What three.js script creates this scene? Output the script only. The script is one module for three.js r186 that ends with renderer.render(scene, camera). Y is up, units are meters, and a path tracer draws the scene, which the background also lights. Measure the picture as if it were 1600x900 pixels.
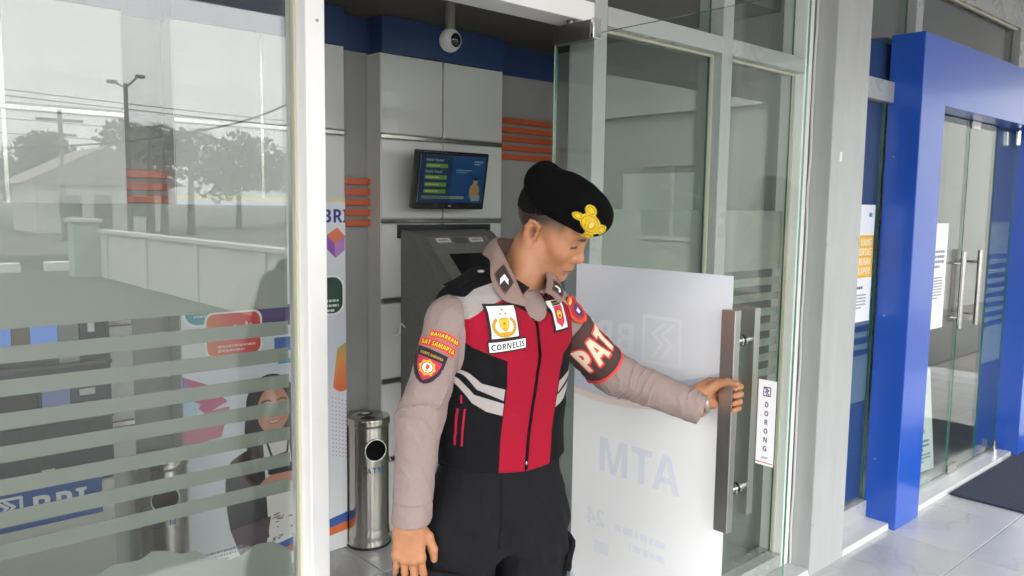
import * as THREE from 'three';
import { mergeGeometries, mergeVertices } from 'three/addons/utils/BufferGeometryUtils.js';
import { RoundedBoxGeometry } from 'three/addons/geometries/RoundedBoxGeometry.js';

// ------------------------------------------------------------------ camera, sky, sun, exposure
const scene = new THREE.Scene();
const camera = new THREE.PerspectiveCamera(39.598, 16 / 9, 0.05, 900);
camera.position.set(0, 1.6, 1.66);
{
  const r = Math.PI / 180, yaw = 41.8 * r, pitch = 5.85 * r, roll = 0.76 * r;
  const f = new THREE.Vector3(Math.sin(yaw) * Math.cos(pitch), -Math.sin(pitch), -Math.cos(yaw) * Math.cos(pitch));
  const x = new THREE.Vector3(Math.cos(yaw), 0, Math.sin(yaw)), u = new THREE.Vector3().crossVectors(x, f);
  const R = x.clone().multiplyScalar(Math.cos(roll)).addScaledVector(u, Math.sin(roll));
  const U = u.clone().multiplyScalar(Math.cos(roll)).addScaledVector(x, -Math.sin(roll));
  camera.quaternion.setFromRotationMatrix(new THREE.Matrix4().makeBasis(R, U, f.clone().negate()));
}
const SKY_L = 6.6;                                    // radiance of the hazy white sky
{
  const W = 256, H = 128, d = new Float32Array(W * H * 4);
  const rnd = mulberry(5), ph = Array.from({ length: 14 }, () => [rnd() * 6.28, rnd() * 6.28, 1 + Math.floor(rnd() * 5), 2 + rnd() * 7]);
  for (let j = 0; j < H; j++) for (let i = 0; i < W; i++) {
    const el = ((j + 0.5) / H - 0.5) * Math.PI, az = (i / W) * 6.2832;
    let c = 0; for (const [a, b, k, q] of ph) c += Math.sin(k * az + a) * Math.sin(q * el + b) / 14;
    const up = Math.max(0, Math.sin(el)), L = SKY_L * (1 + 0.25 * c) * (1.55 + 1.6 * up) / 3;
    const o = (j * W + i) * 4, low = el < 0 ? 0.5 : 1;
    d[o] = L * low; d[o + 1] = L * 1.0 * low; d[o + 2] = L * 1.0 * low; d[o + 3] = 1;
  }
  const t = new THREE.DataTexture(d, W, H, THREE.RGBAFormat, THREE.FloatType);
  t.mapping = THREE.EquirectangularReflectionMapping; t.magFilter = THREE.LinearFilter; t.needsUpdate = true;
  scene.background = t; scene.environment = t;
}
const sun = new THREE.DirectionalLight(0xfff1e0, 1.0);
sun.position.set(-14, 24, 16); sun.target.position.set(1.5, 0, 0);
sun.castShadow = true; sun.shadow.radius = 26; sun.shadow.mapSize.set(2048, 2048);
Object.assign(sun.shadow.camera, { left: -30, right: 30, top: 30, bottom: -30, near: 1, far: 90 });
scene.add(sun, sun.target);
const EXPOSURE = 1.3;

// ------------------------------------------------------------------ helpers
function mulberry(a) { return () => { a |= 0; a = (a + 0x6d2b79f5) | 0; let t = Math.imul(a ^ (a >>> 15), 1 | a); t = (t + Math.imul(t ^ (t >>> 7), 61 | t)) ^ t; return ((t ^ (t >>> 14)) >>> 0) / 4294967296; }; }
const used = {};
function numbered(n) { const k = used[n] = (used[n] ?? -1) + 1; return k ? `${n}_${String(k).padStart(3, '0')}` : n; }
function thing(name, label, category, [x, y, z] = [0, 0, 0], turn = 0, group) {
  const o = new THREE.Group(); o.name = numbered(name); scene.add(o);
  o.position.set(x, y, z); o.rotation.y = turn; o.userData = { label, category };
  if (group) o.userData.group = group;
  return o;
}
function tag(o, label, category, group) { o.userData = { label, category }; if (group) o.userData.group = group; return o; }
function mesh(name, geo, mat, parent = scene, label) {
  if (Array.isArray(geo)) geo = geo.length > 1 ? mergeGeometries(geo.map((g) => { const q = g.index ? g.toNonIndexed() : g; for (const k of Object.keys(q.attributes)) if (!['position', 'normal', 'uv'].includes(k)) q.deleteAttribute(k); return q; })) : geo[0];
  const m = new THREE.Mesh(geo, mat); m.name = parent === scene ? numbered(name) : name; m.castShadow = m.receiveShadow = true; parent.add(m);
  if (label) m.userData.label = label;
  return m;
}
function struct(name, geo, mat) { const m = mesh(name, geo, mat); m.userData.kind = 'structure'; return m; }
// box by extents, uv in metres, slightly bevelled when r > 0
function box(x0, x1, y0, y1, z0, z1, r = 0) {
  const w = x1 - x0, h = y1 - y0, d = z1 - z0;
  const g = r ? new RoundedBoxGeometry(w, h, d, 1, r) : new THREE.BoxGeometry(w, h, d);
  g.translate((x0 + x1) / 2, (y0 + y1) / 2, (z0 + z1) / 2);
  return metric(g);
}
function metric(g) {
  const p = g.attributes.position, n = g.attributes.normal, uv = new Float32Array(p.count * 2);
  for (let i = 0; i < p.count; i++) {
    const a = Math.abs(n.getX(i)), b = Math.abs(n.getY(i)), c = Math.abs(n.getZ(i));
    if (b >= a && b >= c) { uv[2 * i] = p.getX(i); uv[2 * i + 1] = -p.getZ(i); } else if (a > c) { uv[2 * i] = p.getZ(i); uv[2 * i + 1] = p.getY(i); } else { uv[2 * i] = p.getX(i); uv[2 * i + 1] = p.getY(i); }
  }
  g.setAttribute('uv', new THREE.BufferAttribute(uv, 2));
  return g;
}
function rod(a, b, r, seg = 12, r2 = r) {
  const A = new THREE.Vector3(...a), B = new THREE.Vector3(...b), d = B.clone().sub(A);
  const g = new THREE.CylinderGeometry(r2, r, d.length(), seg);
  g.applyQuaternion(new THREE.Quaternion().setFromUnitVectors(new THREE.Vector3(0, 1, 0), d.normalize()));
  return g.translate(...A.add(B).multiplyScalar(0.5).toArray());
}
const lin = (r, g, b) => new THREE.Color().setRGB(r, g, b);
function std(c, rough = 0.6, o = {}) { return new THREE.MeshStandardMaterial({ color: Array.isArray(c) ? lin(...c) : c, roughness: rough, ...o }); }
function phys(c, rough = 0.5, o = {}) { return new THREE.MeshPhysicalMaterial({ color: Array.isArray(c) ? lin(...c) : c, roughness: rough, ...o }); }
function canvasTex(w, h, draw, srgb = true) {
  const c = document.createElement('canvas'); c.width = w; c.height = h; const g = c.getContext('2d'); draw(g, w, h);
  const t = new THREE.CanvasTexture(c); if (srgb) t.colorSpace = THREE.SRGBColorSpace; t.magFilter = THREE.LinearFilter; return t;
}
// tileable value noise texture in [lo, hi]
function noiseTex(n, oct, lo, hi, seed, rep = 1, sx = 1, sy = 1) {
  const r = mulberry(seed), d = new Uint8ClampedArray(n * n * 4), acc = new Float32Array(n * n); let tot = 0;
  for (let o = 0; o < oct.length; o++) {
    const [f, amp] = oct[o], fx = Math.max(1, Math.round(f * sx)), fy = Math.max(1, Math.round(f * sy)), lat = Array.from({ length: fx * fy }, () => r()); tot += amp;
    for (let j = 0; j < n; j++) for (let i = 0; i < n; i++) {
      const u = (i / n) * fx, v = (j / n) * fy, a = Math.floor(u), b = Math.floor(v); let s = u - a, t = v - b; s = s * s * (3 - 2 * s); t = t * t * (3 - 2 * t);
      const L = (p, q) => lat[(q % fy) * fx + (p % fx)];
      acc[j * n + i] += amp * ((L(a, b) * (1 - s) + L(a + 1, b) * s) * (1 - t) + (L(a, b + 1) * (1 - s) + L(a + 1, b + 1) * s) * t);
    }
  }
  for (let k = 0; k < n * n; k++) { const v = 255 * (lo + (hi - lo) * acc[k] / tot); d[4 * k] = d[4 * k + 1] = d[4 * k + 2] = v; d[4 * k + 3] = 255; }
  const t = new THREE.DataTexture(new Uint8Array(d.buffer), n, n); t.wrapS = t.wrapT = THREE.RepeatWrapping; t.magFilter = t.minFilter = THREE.LinearFilter; t.repeat.set(rep, rep); t.needsUpdate = true; return t;
}
const TX = {
  dirt: noiseTex(256, [[3, 1], [8, 0.7], [24, 0.5], [80, 0.35]], 0.86, 1.0, 11, 0.6),
  streak: noiseTex(256, [[5, 1], [16, 0.8], [60, 0.6], [120, 0.4]], 0.76, 1.0, 18, 0.5, 2.2, 0.22),
  brush: noiseTex(256, [[4, 0.4], [90, 1]], 0.5, 1, 12, 3, 1, 0.06),
  rough: noiseTex(256, [[4, 1], [14, 0.8], [50, 0.6]], 0.55, 1.0, 13, 0.8),
  fine: noiseTex(256, [[30, 1], [110, 1]], 0, 1, 14, 4),
  smear: noiseTex(256, [[2, 1], [6, 0.8], [20, 0.5], [70, 0.3]], 0.1, 1, 15, 0.9),
  grain: noiseTex(256, [[128, 1], [60, 0.6], [9, 0.6]], 0.7, 1.0, 16, 1.2),
};
const M = {
  whiteFrame: phys([0.93, 0.92, 0.9], 0.32, { map: TX.dirt, clearcoat: 0.3, clearcoatRoughness: 0.2 }),
  frame: phys([0.42, 0.425, 0.42], 0.4, { map: TX.dirt, roughnessMap: TX.rough, clearcoat: 0.2 }),
  gasket: std([0.62, 0.58, 0.45], 0.6),
  column: phys([0.45, 0.46, 0.455], 0.45, { map: TX.streak, roughnessMap: TX.rough, clearcoat: 0.25, clearcoatRoughness: 0.3 }),
  caulk: std([0.6, 0.6, 0.58], 0.7),
  blue: phys([0.005, 0.085, 0.52], 0.28, { map: TX.dirt, clearcoat: 0.35, clearcoatRoughness: 0.1 }),
  navy: phys([0.012, 0.045, 0.14], 0.3, { clearcoat: 0.4, clearcoatRoughness: 0.15 }),
  band: phys([0.018, 0.05, 0.15], 0.35, { map: TX.dirt }),
  panel: phys([0.68, 0.665, 0.65], 0.3, { map: TX.dirt, clearcoat: 0.25 }),
  wallGrey: std([0.36, 0.35, 0.34], 0.7, { map: TX.dirt }),
  wallLight: std([0.55, 0.55, 0.52], 0.8, { map: TX.dirt }),
  ceilDark: std([0.10, 0.088, 0.07], 0.8, { map: TX.dirt }),
  plaster: std([0.74, 0.73, 0.71], 0.85, { map: TX.dirt }),
  orange: phys([0.62, 0.11, 0.03], 0.35, { map: TX.dirt }),
  chrome: std([0.72, 0.71, 0.69], 0.12, { metalness: 1, roughnessMap: TX.smear }),
  strip: std([0.34, 0.32, 0.3], 0.38, { metalness: 1, roughnessMap: TX.smear }),
  steel: std([0.56, 0.54, 0.51], 0.32, { metalness: 1, roughnessMap: TX.brush }),
  satin: std([0.5, 0.485, 0.465], 0.34, { metalness: 1 }),
  steelBin: std([0.52, 0.49, 0.44], 0.24, { metalness: 1, roughnessMap: TX.brush }),
  darkSteel: std([0.16, 0.15, 0.145], 0.3, { metalness: 0.9 }),
  black: std([0.012, 0.012, 0.013], 0.5),
  hole: phys([0.004, 0.004, 0.004], 1, { specularIntensity: 0.1 }),
  blackGloss: phys([0.01, 0.01, 0.012], 0.15, { clearcoat: 0.6 }),
  atm: phys([0.19, 0.185, 0.17], 0.45, { map: TX.grain }),
  atmBlue: phys([0.055, 0.062, 0.07], 0.4, { map: TX.grain }),
  white: std([0.82, 0.82, 0.82], 0.5),
  glass: phys([0.94, 0.968, 0.948], 0.0, { transmission: 1, thickness: 0, ior: 1.65 }),
  thinGlass: phys([0.94, 0.968, 0.948], 0.0, { transmission: 1, thickness: 0, ior: 1.48 }),
  doorGlass: phys([0.92, 0.955, 0.93], 0.0, { transmission: 1, thickness: 0, ior: 1.5 }),
  glassEdge: phys([0.02, 0.16, 0.10], 0.15, { clearcoat: 0.5 }),
  film: phys([0.25, 0.264, 0.238], 0.75, { transmission: 0.18, thickness: 0, map: TX.dirt }),
};
// a sheet of glass with real thickness: two clear faces, green polished edges
function glassBox(name, x0, x1, y0, y1, z0, z1, parent, mat = M.glass) {
  const g = box(x0, x1, y0, y1, z0, z1), e = M.glassEdge, thinX = x1 - x0 < z1 - z0;
  return mesh(name, g, thinX ? [mat, mat, e, e, e, e] : [e, e, e, e, mat, mat], parent);
}
// ------------------------------------------------------------------ the setting: ground, porch, rooms
const marbleTex = [21, 22, 23].map((s) => canvasTex(256, 256, (g, w, h) => {
  const r = mulberry(s); g.fillStyle = '#e3e3e6'; g.fillRect(0, 0, w, h);
  for (let k = 0; k < 60; k++) { const x = r() * w, y = r() * h; const q = g.createRadialGradient(x, y, 0, x, y, 40 + 50 * r()); q.addColorStop(0, `rgba(${r() > 0.5 ? '196,200,208' : '240,240,240'},0.22)`); q.addColorStop(1, 'rgba(220,220,224,0)'); g.fillStyle = q; g.fillRect(0, 0, w, h); }
  for (let k = 0; k < 9; k++) { g.strokeStyle = `rgba(150,156,168,${0.05 + 0.06 * r()})`; g.lineWidth = 3 + 7 * r(); g.beginPath(); let x = r() * w, y = -10; g.moveTo(x, y); while (y < h + 20) { x += (r() - 0.35) * 42; y += 8 + 26 * r(); g.lineTo(x, y); } g.stroke(); }
}));
const tileMats = marbleTex.map((t) => phys([0.69, 0.685, 0.675], 0.26, { map: t, clearcoat: 0.25, clearcoatRoughness: 0.15 }));
const tileShade = [0.97, 1.0, 0.94].map((k, i) => phys([0.69 * k, 0.685 * k, 0.675 * k], 0.24, { map: marbleTex[i], clearcoat: 0.25, clearcoatRoughness: 0.15 }));
function tileGeo(s, t) { const g = new RoundedBoxGeometry(s, t, s, 1, 0.0025); const p = g.attributes.position, uv = g.attributes.uv; for (let i = 0; i < p.count; i++) uv.setXY(i, p.getX(i) / s + 0.5, p.getZ(i) / s + 0.5); return g; }
function tileFloor(parent, s, ox, oz, i0, i1, j0, j1, y, near, seed) {
  const g = tileGeo(s - 0.004, 0.02), rest = [], r = mulberry(seed);
  for (let i = i0; i < i1; i++) for (let j = j0; j < j1; j++) {
    const x = ox + (i + 0.5) * s, z = oz + (j + 0.5) * s, k = Math.floor(r() * 3), q = Math.floor(r() * 4);
    if (near(x, z)) { const m = mesh('tile', g, (r() > 0.5 ? tileMats : tileShade)[k], parent); m.position.set(x, y - 0.01, z); m.rotation.y = q * Math.PI / 2; } else rest.push(g.clone().rotateY(q * Math.PI / 2).translate(x, y - 0.01, z));
  }
  if (rest.length) { const m = mesh('tile_field', rest, tileMats[0], parent); m.userData.kind = 'stuff'; }
}
const groundM = std([0.2, 0.19, 0.17], 0.95, { map: TX.grain });
struct('ground', metric(new THREE.PlaneGeometry(800, 800).rotateX(-Math.PI / 2).translate(0, -0.15, 0)), groundM);
struct('road', box(-300, 300, -0.149, -0.14, 20.5, 27), std([0.06, 0.06, 0.06], 0.9, { map: TX.grain }));
const yard = struct('forecourt', box(-14, 14, -0.148, -0.136, 1.62, 20.4), std([0.1, 0.1, 0.097], 0.85, { map: TX.grain }));
{
  const f = struct('porch_floor', box(-1.4, 9, -0.16, -0.052, 0.0, 1.6), std([0.5, 0.5, 0.5], 0.8));
  tileFloor(f, 0.6, 4.07 - 9 * 0.6, 0.39 - 0.6, 0, 16, 0, 3, -0.03, (x, z) => x > 3 && x < 6.5 && z < 1.9, 31);
}
{
  const f = struct('floor', box(-1.2, 8.4, -0.2, -0.021, -4.2, -0.002), std([0.5, 0.5, 0.49], 0.8));
  tileFloor(f, 0.6, -1.17, -4.205, 0, 16, 0, 7, 0, (x, z) => x > 0.9 && x < 3.3 && z > -1.7, 32);
}
struct('ceiling', box(-1.2, 3.28, 2.46, 2.9, -1.7, -0.26), M.ceilDark);
struct('canopy', box(-3.2, 10, 2.95, 3.2, -4.4, 3.62), M.plaster);
{
  const w = struct('back_wall', box(-1.3, 3.4, -0.15, 2.46, -1.8, -1.66), M.wallGrey);
  for (const [x0, x1] of [[0.917, 1.108], [1.847, 2.038], [2.759, 3.268]]) {
    mesh('fascia_band', box(x0, x1, 2.3, 2.455, -1.66, -1.645), M.band, w);
    const top = x0 > 2.5 ? 2.075 : 1.72, nn = 5;
    for (let k = 0; k < nn; k++) mesh('slat', box(x0 + 0.001, x1 - 0.001, top - 0.03 - k * 0.0485, top - k * 0.0485, -1.66, -1.632, 0.003), M.orange, w);
  }
}
struct('side_wall', box(3.27, 3.4, 0, 2.46, -1.66, -0.21), M.wallGrey);
struct('partition_wall', box(3.4, 3.52, 0, 2.95, -4.2, -0.22), M.wallLight);
struct('left_wall', box(-1.32, -1.2, -0.15, 2.95, -4.2, -0.0), M.plaster);
struct('facade_wall', box(-1.31, -1.0, -0.15, 2.95, -0.22, -0.06), M.plaster);
struct('bank_hall_wall', [box(3.5, 8.5, -0.15, 2.95, -4.3, -4.2), box(8.4, 8.5, -0.15, 2.95, -4.2, -0.2)], M.wallLight);
struct('facade_wall', [box(6.315, 8.5, -0.15, 2.47, -0.2, -0.02), box(6.05, 8.5, 2.96, 2.97, -0.2, -0.1)], M.plaster);
struct('rear_wall', box(-1.32, 3.52, -0.15, 2.95, -4.3, -4.2), M.plaster);
{
  const k = struct('threshold', box(0.97, 3.279, -0.05, -0.001, -0.02, 0.0), std([0.86, 0.85, 0.82], 0.3));
  mesh('edge_strip', box(3.61, 4.105, -0.05, 0.001, -0.14, 0.0, 0.003), phys([0.85, 0.85, 0.84], 0.25, { map: marbleTex[0] }), k);
  mesh('edge_strip', box(4.405, 5.83, -0.05, 0.001, -0.14, 0.0, 0.003), phys([0.85, 0.85, 0.84], 0.25, { map: marbleTex[1] }), k);
}

// ------------------------------------------------------------------ printed pictures
const F = (px, bold = true) => `${bold ? 'bold ' : ''}${px}px sans-serif`;
function briMark(g, x, y, s, col, lw = 0.09) {                       // square outlined bank emblem with folded strokes
  g.strokeStyle = col; g.lineWidth = s * lw; g.lineJoin = 'round'; g.lineCap = 'round';
  g.beginPath(); g.moveTo(x + s * 0.1, y + s * 0.06); g.lineTo(x + s * 0.06, y + s * 0.94); g.lineTo(x + s * 0.94, y + s * 0.94); g.lineTo(x + s * 0.94, y + s * 0.06); g.closePath(); g.stroke();
  for (const o of [0.0, 0.22]) { g.beginPath(); g.moveTo(x + s * (0.22 + o), y + s * 0.16); g.lineTo(x + s * (0.5 + o), y + s * 0.38); g.lineTo(x + s * (0.28 + o), y + s * 0.56); g.lineTo(x + s * (0.5 + o), y + s * 0.84); g.stroke(); }
}
function scribble(g, x, y, w, h, col, r, n = 1) { g.fillStyle = col; for (let k = 0; k < n; k++) { let q = x; const end = x + w * (k === n - 1 ? 0.7 : 1); while (q < end) { const l = h * (0.5 + 1.6 * r()); g.fillRect(q, y + k * h * 2.0, Math.min(l, end - q), h); q += l + h * 0.35; } } }

const wallPoster = canvasTex(736, 1620, (g, w, h) => {                 // 1 px = 1 mm
  const r = mulberry(41);
  let q = g.createLinearGradient(0, 0, w, h); q.addColorStop(0, '#d6d8ee'); q.addColorStop(0.25, '#f2f2f6'); q.addColorStop(0.5, '#e2e4f2'); q.addColorStop(1, '#f4f4f4'); g.fillStyle = q; g.fillRect(0, 0, w, h);
  g.fillStyle = '#e8dda6'; g.fillRect(0, 0, w, 14);
  g.fillStyle = '#2c3a86'; g.font = F(44); g.fillText('ATM BRI 24 JAM', 14, 74);
  briMark(g, 540, 36, 74, '#24308a'); g.font = F(82); g.fillStyle = '#24308a'; g.fillText('BRI', 618, 106);
  g.save(); g.translate(690, 190); g.fillStyle = '#f0845c'; g.beginPath(); g.moveTo(-46, -30); g.lineTo(6, -62); g.lineTo(44, -24); g.lineTo(-8, 12); g.closePath(); g.fill(); g.fillStyle = '#9a5ac0'; g.beginPath(); g.moveTo(-46, -30); g.lineTo(-8, 12); g.lineTo(-4, 74); g.lineTo(-46, 34); g.closePath(); g.fill(); g.fillStyle = '#c98ad0'; g.beginPath(); g.moveTo(-8, 12); g.lineTo(44, -24); g.lineTo(42, 40); g.lineTo(-4, 74); g.closePath(); g.fill(); g.restore();
  // dark green rounded badge
  g.fillStyle = '#ffffff'; g.beginPath(); g.roundRect(596, 340, 134, 182, 56); g.fill(); g.fillStyle = '#1e4a3c'; g.beginPath(); g.roundRect(606, 350, 114, 162, 48); g.fill(); scribble(g, 626, 450, 74, 11, '#e6f0ea', r, 3);
  // speech bubbles
  g.fillStyle = '#5a3f86'; g.beginPath(); g.moveTo(300, 470); g.quadraticCurveTo(420, 440, 590, 470); g.lineTo(590, 545); g.lineTo(330, 545); g.fill(); g.fillStyle = '#4f6fc0'; g.fillRect(389, 596, 130, 60); g.fillStyle = '#3fa2c8'; g.fillRect(405, 690, 60, 22);
  g.fillStyle = '#fff'; g.beginPath(); g.roundRect(6, 388, 196, 132, 56); g.fill(); g.fillStyle = '#3fa2b8'; g.beginPath(); g.roundRect(16, 396, 176, 116, 50); g.fill(); scribble(g, 50, 476, 120, 8, '#e8f6fa', r, 1);
  g.fillStyle = '#fff'; g.beginPath(); g.roundRect(92, 466, 244, 192, 40); g.fill(); q = g.createLinearGradient(100, 0, 326, 0); q.addColorStop(0, '#f0813e'); q.addColorStop(0.5, '#ee4e48'); q.addColorStop(1, '#e8403f'); g.fillStyle = q; g.beginPath(); g.roundRect(101, 475, 226, 174, 34); g.fill(); g.fillStyle = '#ffe9df'; g.font = F(56); g.save(); g.translate(200, 570); g.rotate(-0.2); g.fillText('Yuk', 0, 0); g.restore(); scribble(g, 146, 606, 160, 9, '#ffe0d4', r, 2);
  // coloured wedge shapes on the left
  g.fillStyle = '#c9417f'; g.beginPath(); g.moveTo(0, 716); g.lineTo(100, 760); g.lineTo(180, 840); g.lineTo(90, 880); g.lineTo(0, 800); g.fill(); g.fillStyle = '#b8d5f0'; g.beginPath(); g.moveTo(0, 800); g.lineTo(70, 836); g.lineTo(46, 890); g.lineTo(0, 905); g.fill(); g.fillStyle = '#8b6cc0'; g.beginPath(); g.moveTo(0, 712); g.lineTo(16, 735); g.lineTo(28, 775); g.lineTo(0, 800); g.fill(); g.fillStyle = '#cc6a86'; g.beginPath(); g.moveTo(0, 908); g.lineTo(90, 872); g.lineTo(190, 862); g.lineTo(150, 985); g.lineTo(0, 1004); g.fill();
  // orange and green blobs by the right edge
  q = g.createLinearGradient(640, 640, 736, 860); q.addColorStop(0, '#9fc29a'); q.addColorStop(0.45, '#f0a34c'); q.addColorStop(1, '#ee6b3c'); g.fillStyle = q; g.beginPath(); g.moveTo(736, 650); g.lineTo(690, 676); g.lineTo(668, 850); g.quadraticCurveTo(700, 890, 736, 870); g.fill();
  g.fillStyle = '#c8567e'; for (let i = 0; i < 5; i++) for (let j = 0; j < 15; j++) { g.save(); g.translate(664 + i * 17, 900 + j * 19 + i * 6); g.rotate(-0.7); g.fillRect(-3, -1.6, 7, 3.2); g.restore(); }
  // printed portrait: woman in a black blazer
  g.save(); g.translate(-150, -22);
  g.fillStyle = '#17151a'; g.beginPath(); g.ellipse(520, 900, 112, 128, 0, 0, 7); g.fill(); g.beginPath(); g.moveTo(412, 900); g.quadraticCurveTo(390, 1010, 408, 1085); g.lineTo(640, 1085); g.quadraticCurveTo(650, 980, 630, 880); g.fill();
  g.fillStyle = '#d99a82'; g.beginPath(); g.ellipse(530, 930, 74, 104, 0.05, 0, 7); g.fill(); g.fillRect(492, 1010, 70, 80);
  g.fillStyle = '#2c1d1b'; g.beginPath(); g.ellipse(500, 915, 15, 7, 0, 0, 7); g.ellipse(566, 912, 15, 7, 0, 0, 7); g.fill(); g.lineWidth = 7; g.strokeStyle = '#3a2520'; g.beginPath(); g.moveTo(478, 893); g.quadraticCurveTo(500, 880, 520, 892); g.moveTo(550, 890); g.quadraticCurveTo(570, 878, 590, 890); g.stroke();
  g.fillStyle = '#b05a50'; g.beginPath(); g.moveTo(496, 976); g.quadraticCurveTo(532, 1012, 572, 970); g.quadraticCurveTo(532, 984, 496, 976); g.fill(); g.fillStyle = '#fbf5f0'; g.beginPath(); g.moveTo(504, 979); g.quadraticCurveTo(532, 996, 564, 975); g.quadraticCurveTo(532, 984, 504, 979); g.fill();
  g.fillStyle = '#201d22'; g.beginPath(); g.moveTo(330, 1420); g.quadraticCurveTo(290, 1180, 340, 1120); g.quadraticCurveTo(420, 1075, 480, 1070); g.lineTo(600, 1070); g.quadraticCurveTo(700, 1100, 736, 1150); g.lineTo(736, 1480); g.lineTo(380, 1500); g.fill();
  g.fillStyle = '#efe6e4'; g.beginPath(); g.moveTo(480, 1072); g.lineTo(600, 1072); g.lineTo(640, 1500); g.lineTo(500, 1500); g.fill(); g.strokeStyle = '#2a2226'; g.lineWidth = 9; g.beginPath(); g.moveTo(498, 1072); g.lineTo(520, 1140); g.lineTo(590, 1130); g.lineTo(596, 1072); g.stroke();
  g.fillStyle = '#d8927c'; g.beginPath(); g.moveTo(440, 1280); g.quadraticCurveTo(480, 1210, 560, 1210); g.lineTo(640, 1190); g.lineTo(660, 1240); g.quadraticCurveTo(560, 1290, 440, 1290); g.fill(); g.fillStyle = '#22202a'; g.beginPath(); g.roundRect(500, 1176, 140, 40, 10); g.fill();
  g.fillStyle = '#5e4452'; g.beginPath(); g.moveTo(330, 1420); g.lineTo(510, 1400); g.lineTo(480, 1560); g.lineTo(370, 1540); g.fill();
  g.fillStyle = '#9a8088'; for (let k = 0; k < 26; k++) g.fillRect(510 + r() * 140, 1380 + r() * 130, 6 + 20 * r(), 3 + 6 * r());
  g.restore();
  g.fillStyle = '#9aa0b0'; scribble(g, 30, 1470, 200, 9, '#8f94a6', r, 3);
  g.fillStyle = '#3a5fb0'; g.beginPath(); g.moveTo(380, 1512); g.lineTo(736, 1450); g.lineTo(736, 1496); g.lineTo(380, 1545); g.fill(); g.fillStyle = '#ef7437'; g.beginPath(); g.moveTo(380, 1545); g.lineTo(736, 1496); g.lineTo(736, 1536); g.lineTo(380, 1572); g.fill();
});
const doorPoster = canvasTex(565, 1175, (g, w, h) => {                // seen from the back: everything is mirrored and pale
  let q = g.createLinearGradient(0, 0, w * 0.8, h * 0.36); q.addColorStop(0, '#f0f0f5'); q.addColorStop(0.3, '#dcdee8'); q.addColorStop(0.6, '#eceff7'); q.addColorStop(1, '#fafbfd'); g.fillStyle = q; g.fillRect(0, 0, w, h);
  g.fillStyle = '#ffffff'; g.beginPath(); g.moveTo(0, 395); g.quadraticCurveTo(260, 430, w, 330); g.lineTo(w, h); g.lineTo(0, h); g.fill();
  g.fillStyle = 'rgba(190,204,232,0.45)'; g.beginPath(); g.moveTo(0, 290); g.quadraticCurveTo(250, 390, w, 250); g.lineTo(w, 330); g.quadraticCurveTo(260, 430, 0, 395); g.fill();
  g.fillStyle = 'rgba(246,214,198,0.55)'; g.beginPath(); g.moveTo(0, 385); g.quadraticCurveTo(260, 425, w, 320); g.lineTo(w, 336); g.quadraticCurveTo(270, 450, 0, 415); g.fill();
  g.save(); g.translate(w, 0); g.scale(-1, 1);
  briMark(g, 150, 128, 150, 'rgba(252,252,254,0.6)', 0.06); g.fillStyle = 'rgba(252,252,254,0.45)'; g.font = F(128); g.fillText('BRI', 318, 258);
  g.fillStyle = 'rgba(212,222,244,0.42)'; g.font = F(150); g.fillText('ATM', 146, 640);
  g.fillStyle = 'rgba(222,231,246,0.35)'; g.font = F(74); g.fillText('24', 420, 820); scribble(g, 190, 790, 190, 22, 'rgba(222,230,246,0.35)', mulberry(3), 2); g.fillRect(404, 866, 60, 40);
  g.restore();
  g.fillStyle = 'rgba(180,198,232,0.5)'; g.beginPath(); g.moveTo(0, 1000); g.lineTo(200, h); g.lineTo(0, h); g.fill();
});
const pushSign = canvasTex(112, 444, (g, w, h) => {
  g.fillStyle = '#f6f6f8'; g.fillRect(0, 0, w, h); briMark(g, 30, 34, 50, '#2b2b70', 0.1);
  g.fillStyle = '#23236a'; g.font = F(37); g.textAlign = 'center'; [...'DORONG'].forEach((c, i) => g.fillText(c, w / 2, 140 + i * 46)); g.fillStyle = '#2b2b70'; g.font = F(15); g.fillText('#TOP', w / 2, 410); g.fillStyle = '#e2683a'; g.fillRect(0, h - 16, w, 5);
});
const tvTex = canvasTex(512, 330, (g, w, h) => {
  g.fillStyle = '#0e2a48'; g.fillRect(0, 0, w, h); const q = g.createLinearGradient(0, 0, w, h); q.addColorStop(0, 'rgba(30,60,90,0.9)'); q.addColorStop(1, 'rgba(12,60,110,0.9)'); g.fillStyle = q; g.fillRect(0, 0, w, h);
  g.fillStyle = '#174f86'; g.fillRect(250, 0, w - 250, h);
  g.font = F(24); g.fillStyle = '#b8c4cc'; g.fillText('Setor Tunai', 40, 44); g.fillText('Tarik Tunai', 40, 124);
  const r = mulberry(8); for (const y of [60, 140, 190, 238]) { g.fillStyle = '#6f9a3a'; g.beginPath(); g.roundRect(40, y, 170, 30, 6); g.fill(); scribble(g, 52, y + 10, 140, 10, '#c8d88a', r, 1); }
  scribble(g, 280, 96, 120, 7, '#8fb0cc', r, 2); scribble(g, 420, 30, 70, 9, '#9fc0da', r, 2); g.fillStyle = '#b4925e'; g.beginPath(); g.ellipse(440, 250, 42, 62, 0, 0, 7); g.fill(); g.fillStyle = '#c59a78'; g.beginPath(); g.ellipse(446, 172, 19, 24, 0, 0, 7); g.fill(); g.fillStyle = '#1a1512'; g.beginPath(); g.ellipse(447, 156, 20, 14, 0, 0, 7); g.fill();
  g.fillStyle = '#8d9a8a'; g.fillRect(30, 284, 330, 20); scribble(g, 40, 289, 300, 9, '#35506a', r, 1); g.fillStyle = '#93a7a0'; g.fillRect(420, 276, 70, 40);
});
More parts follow.
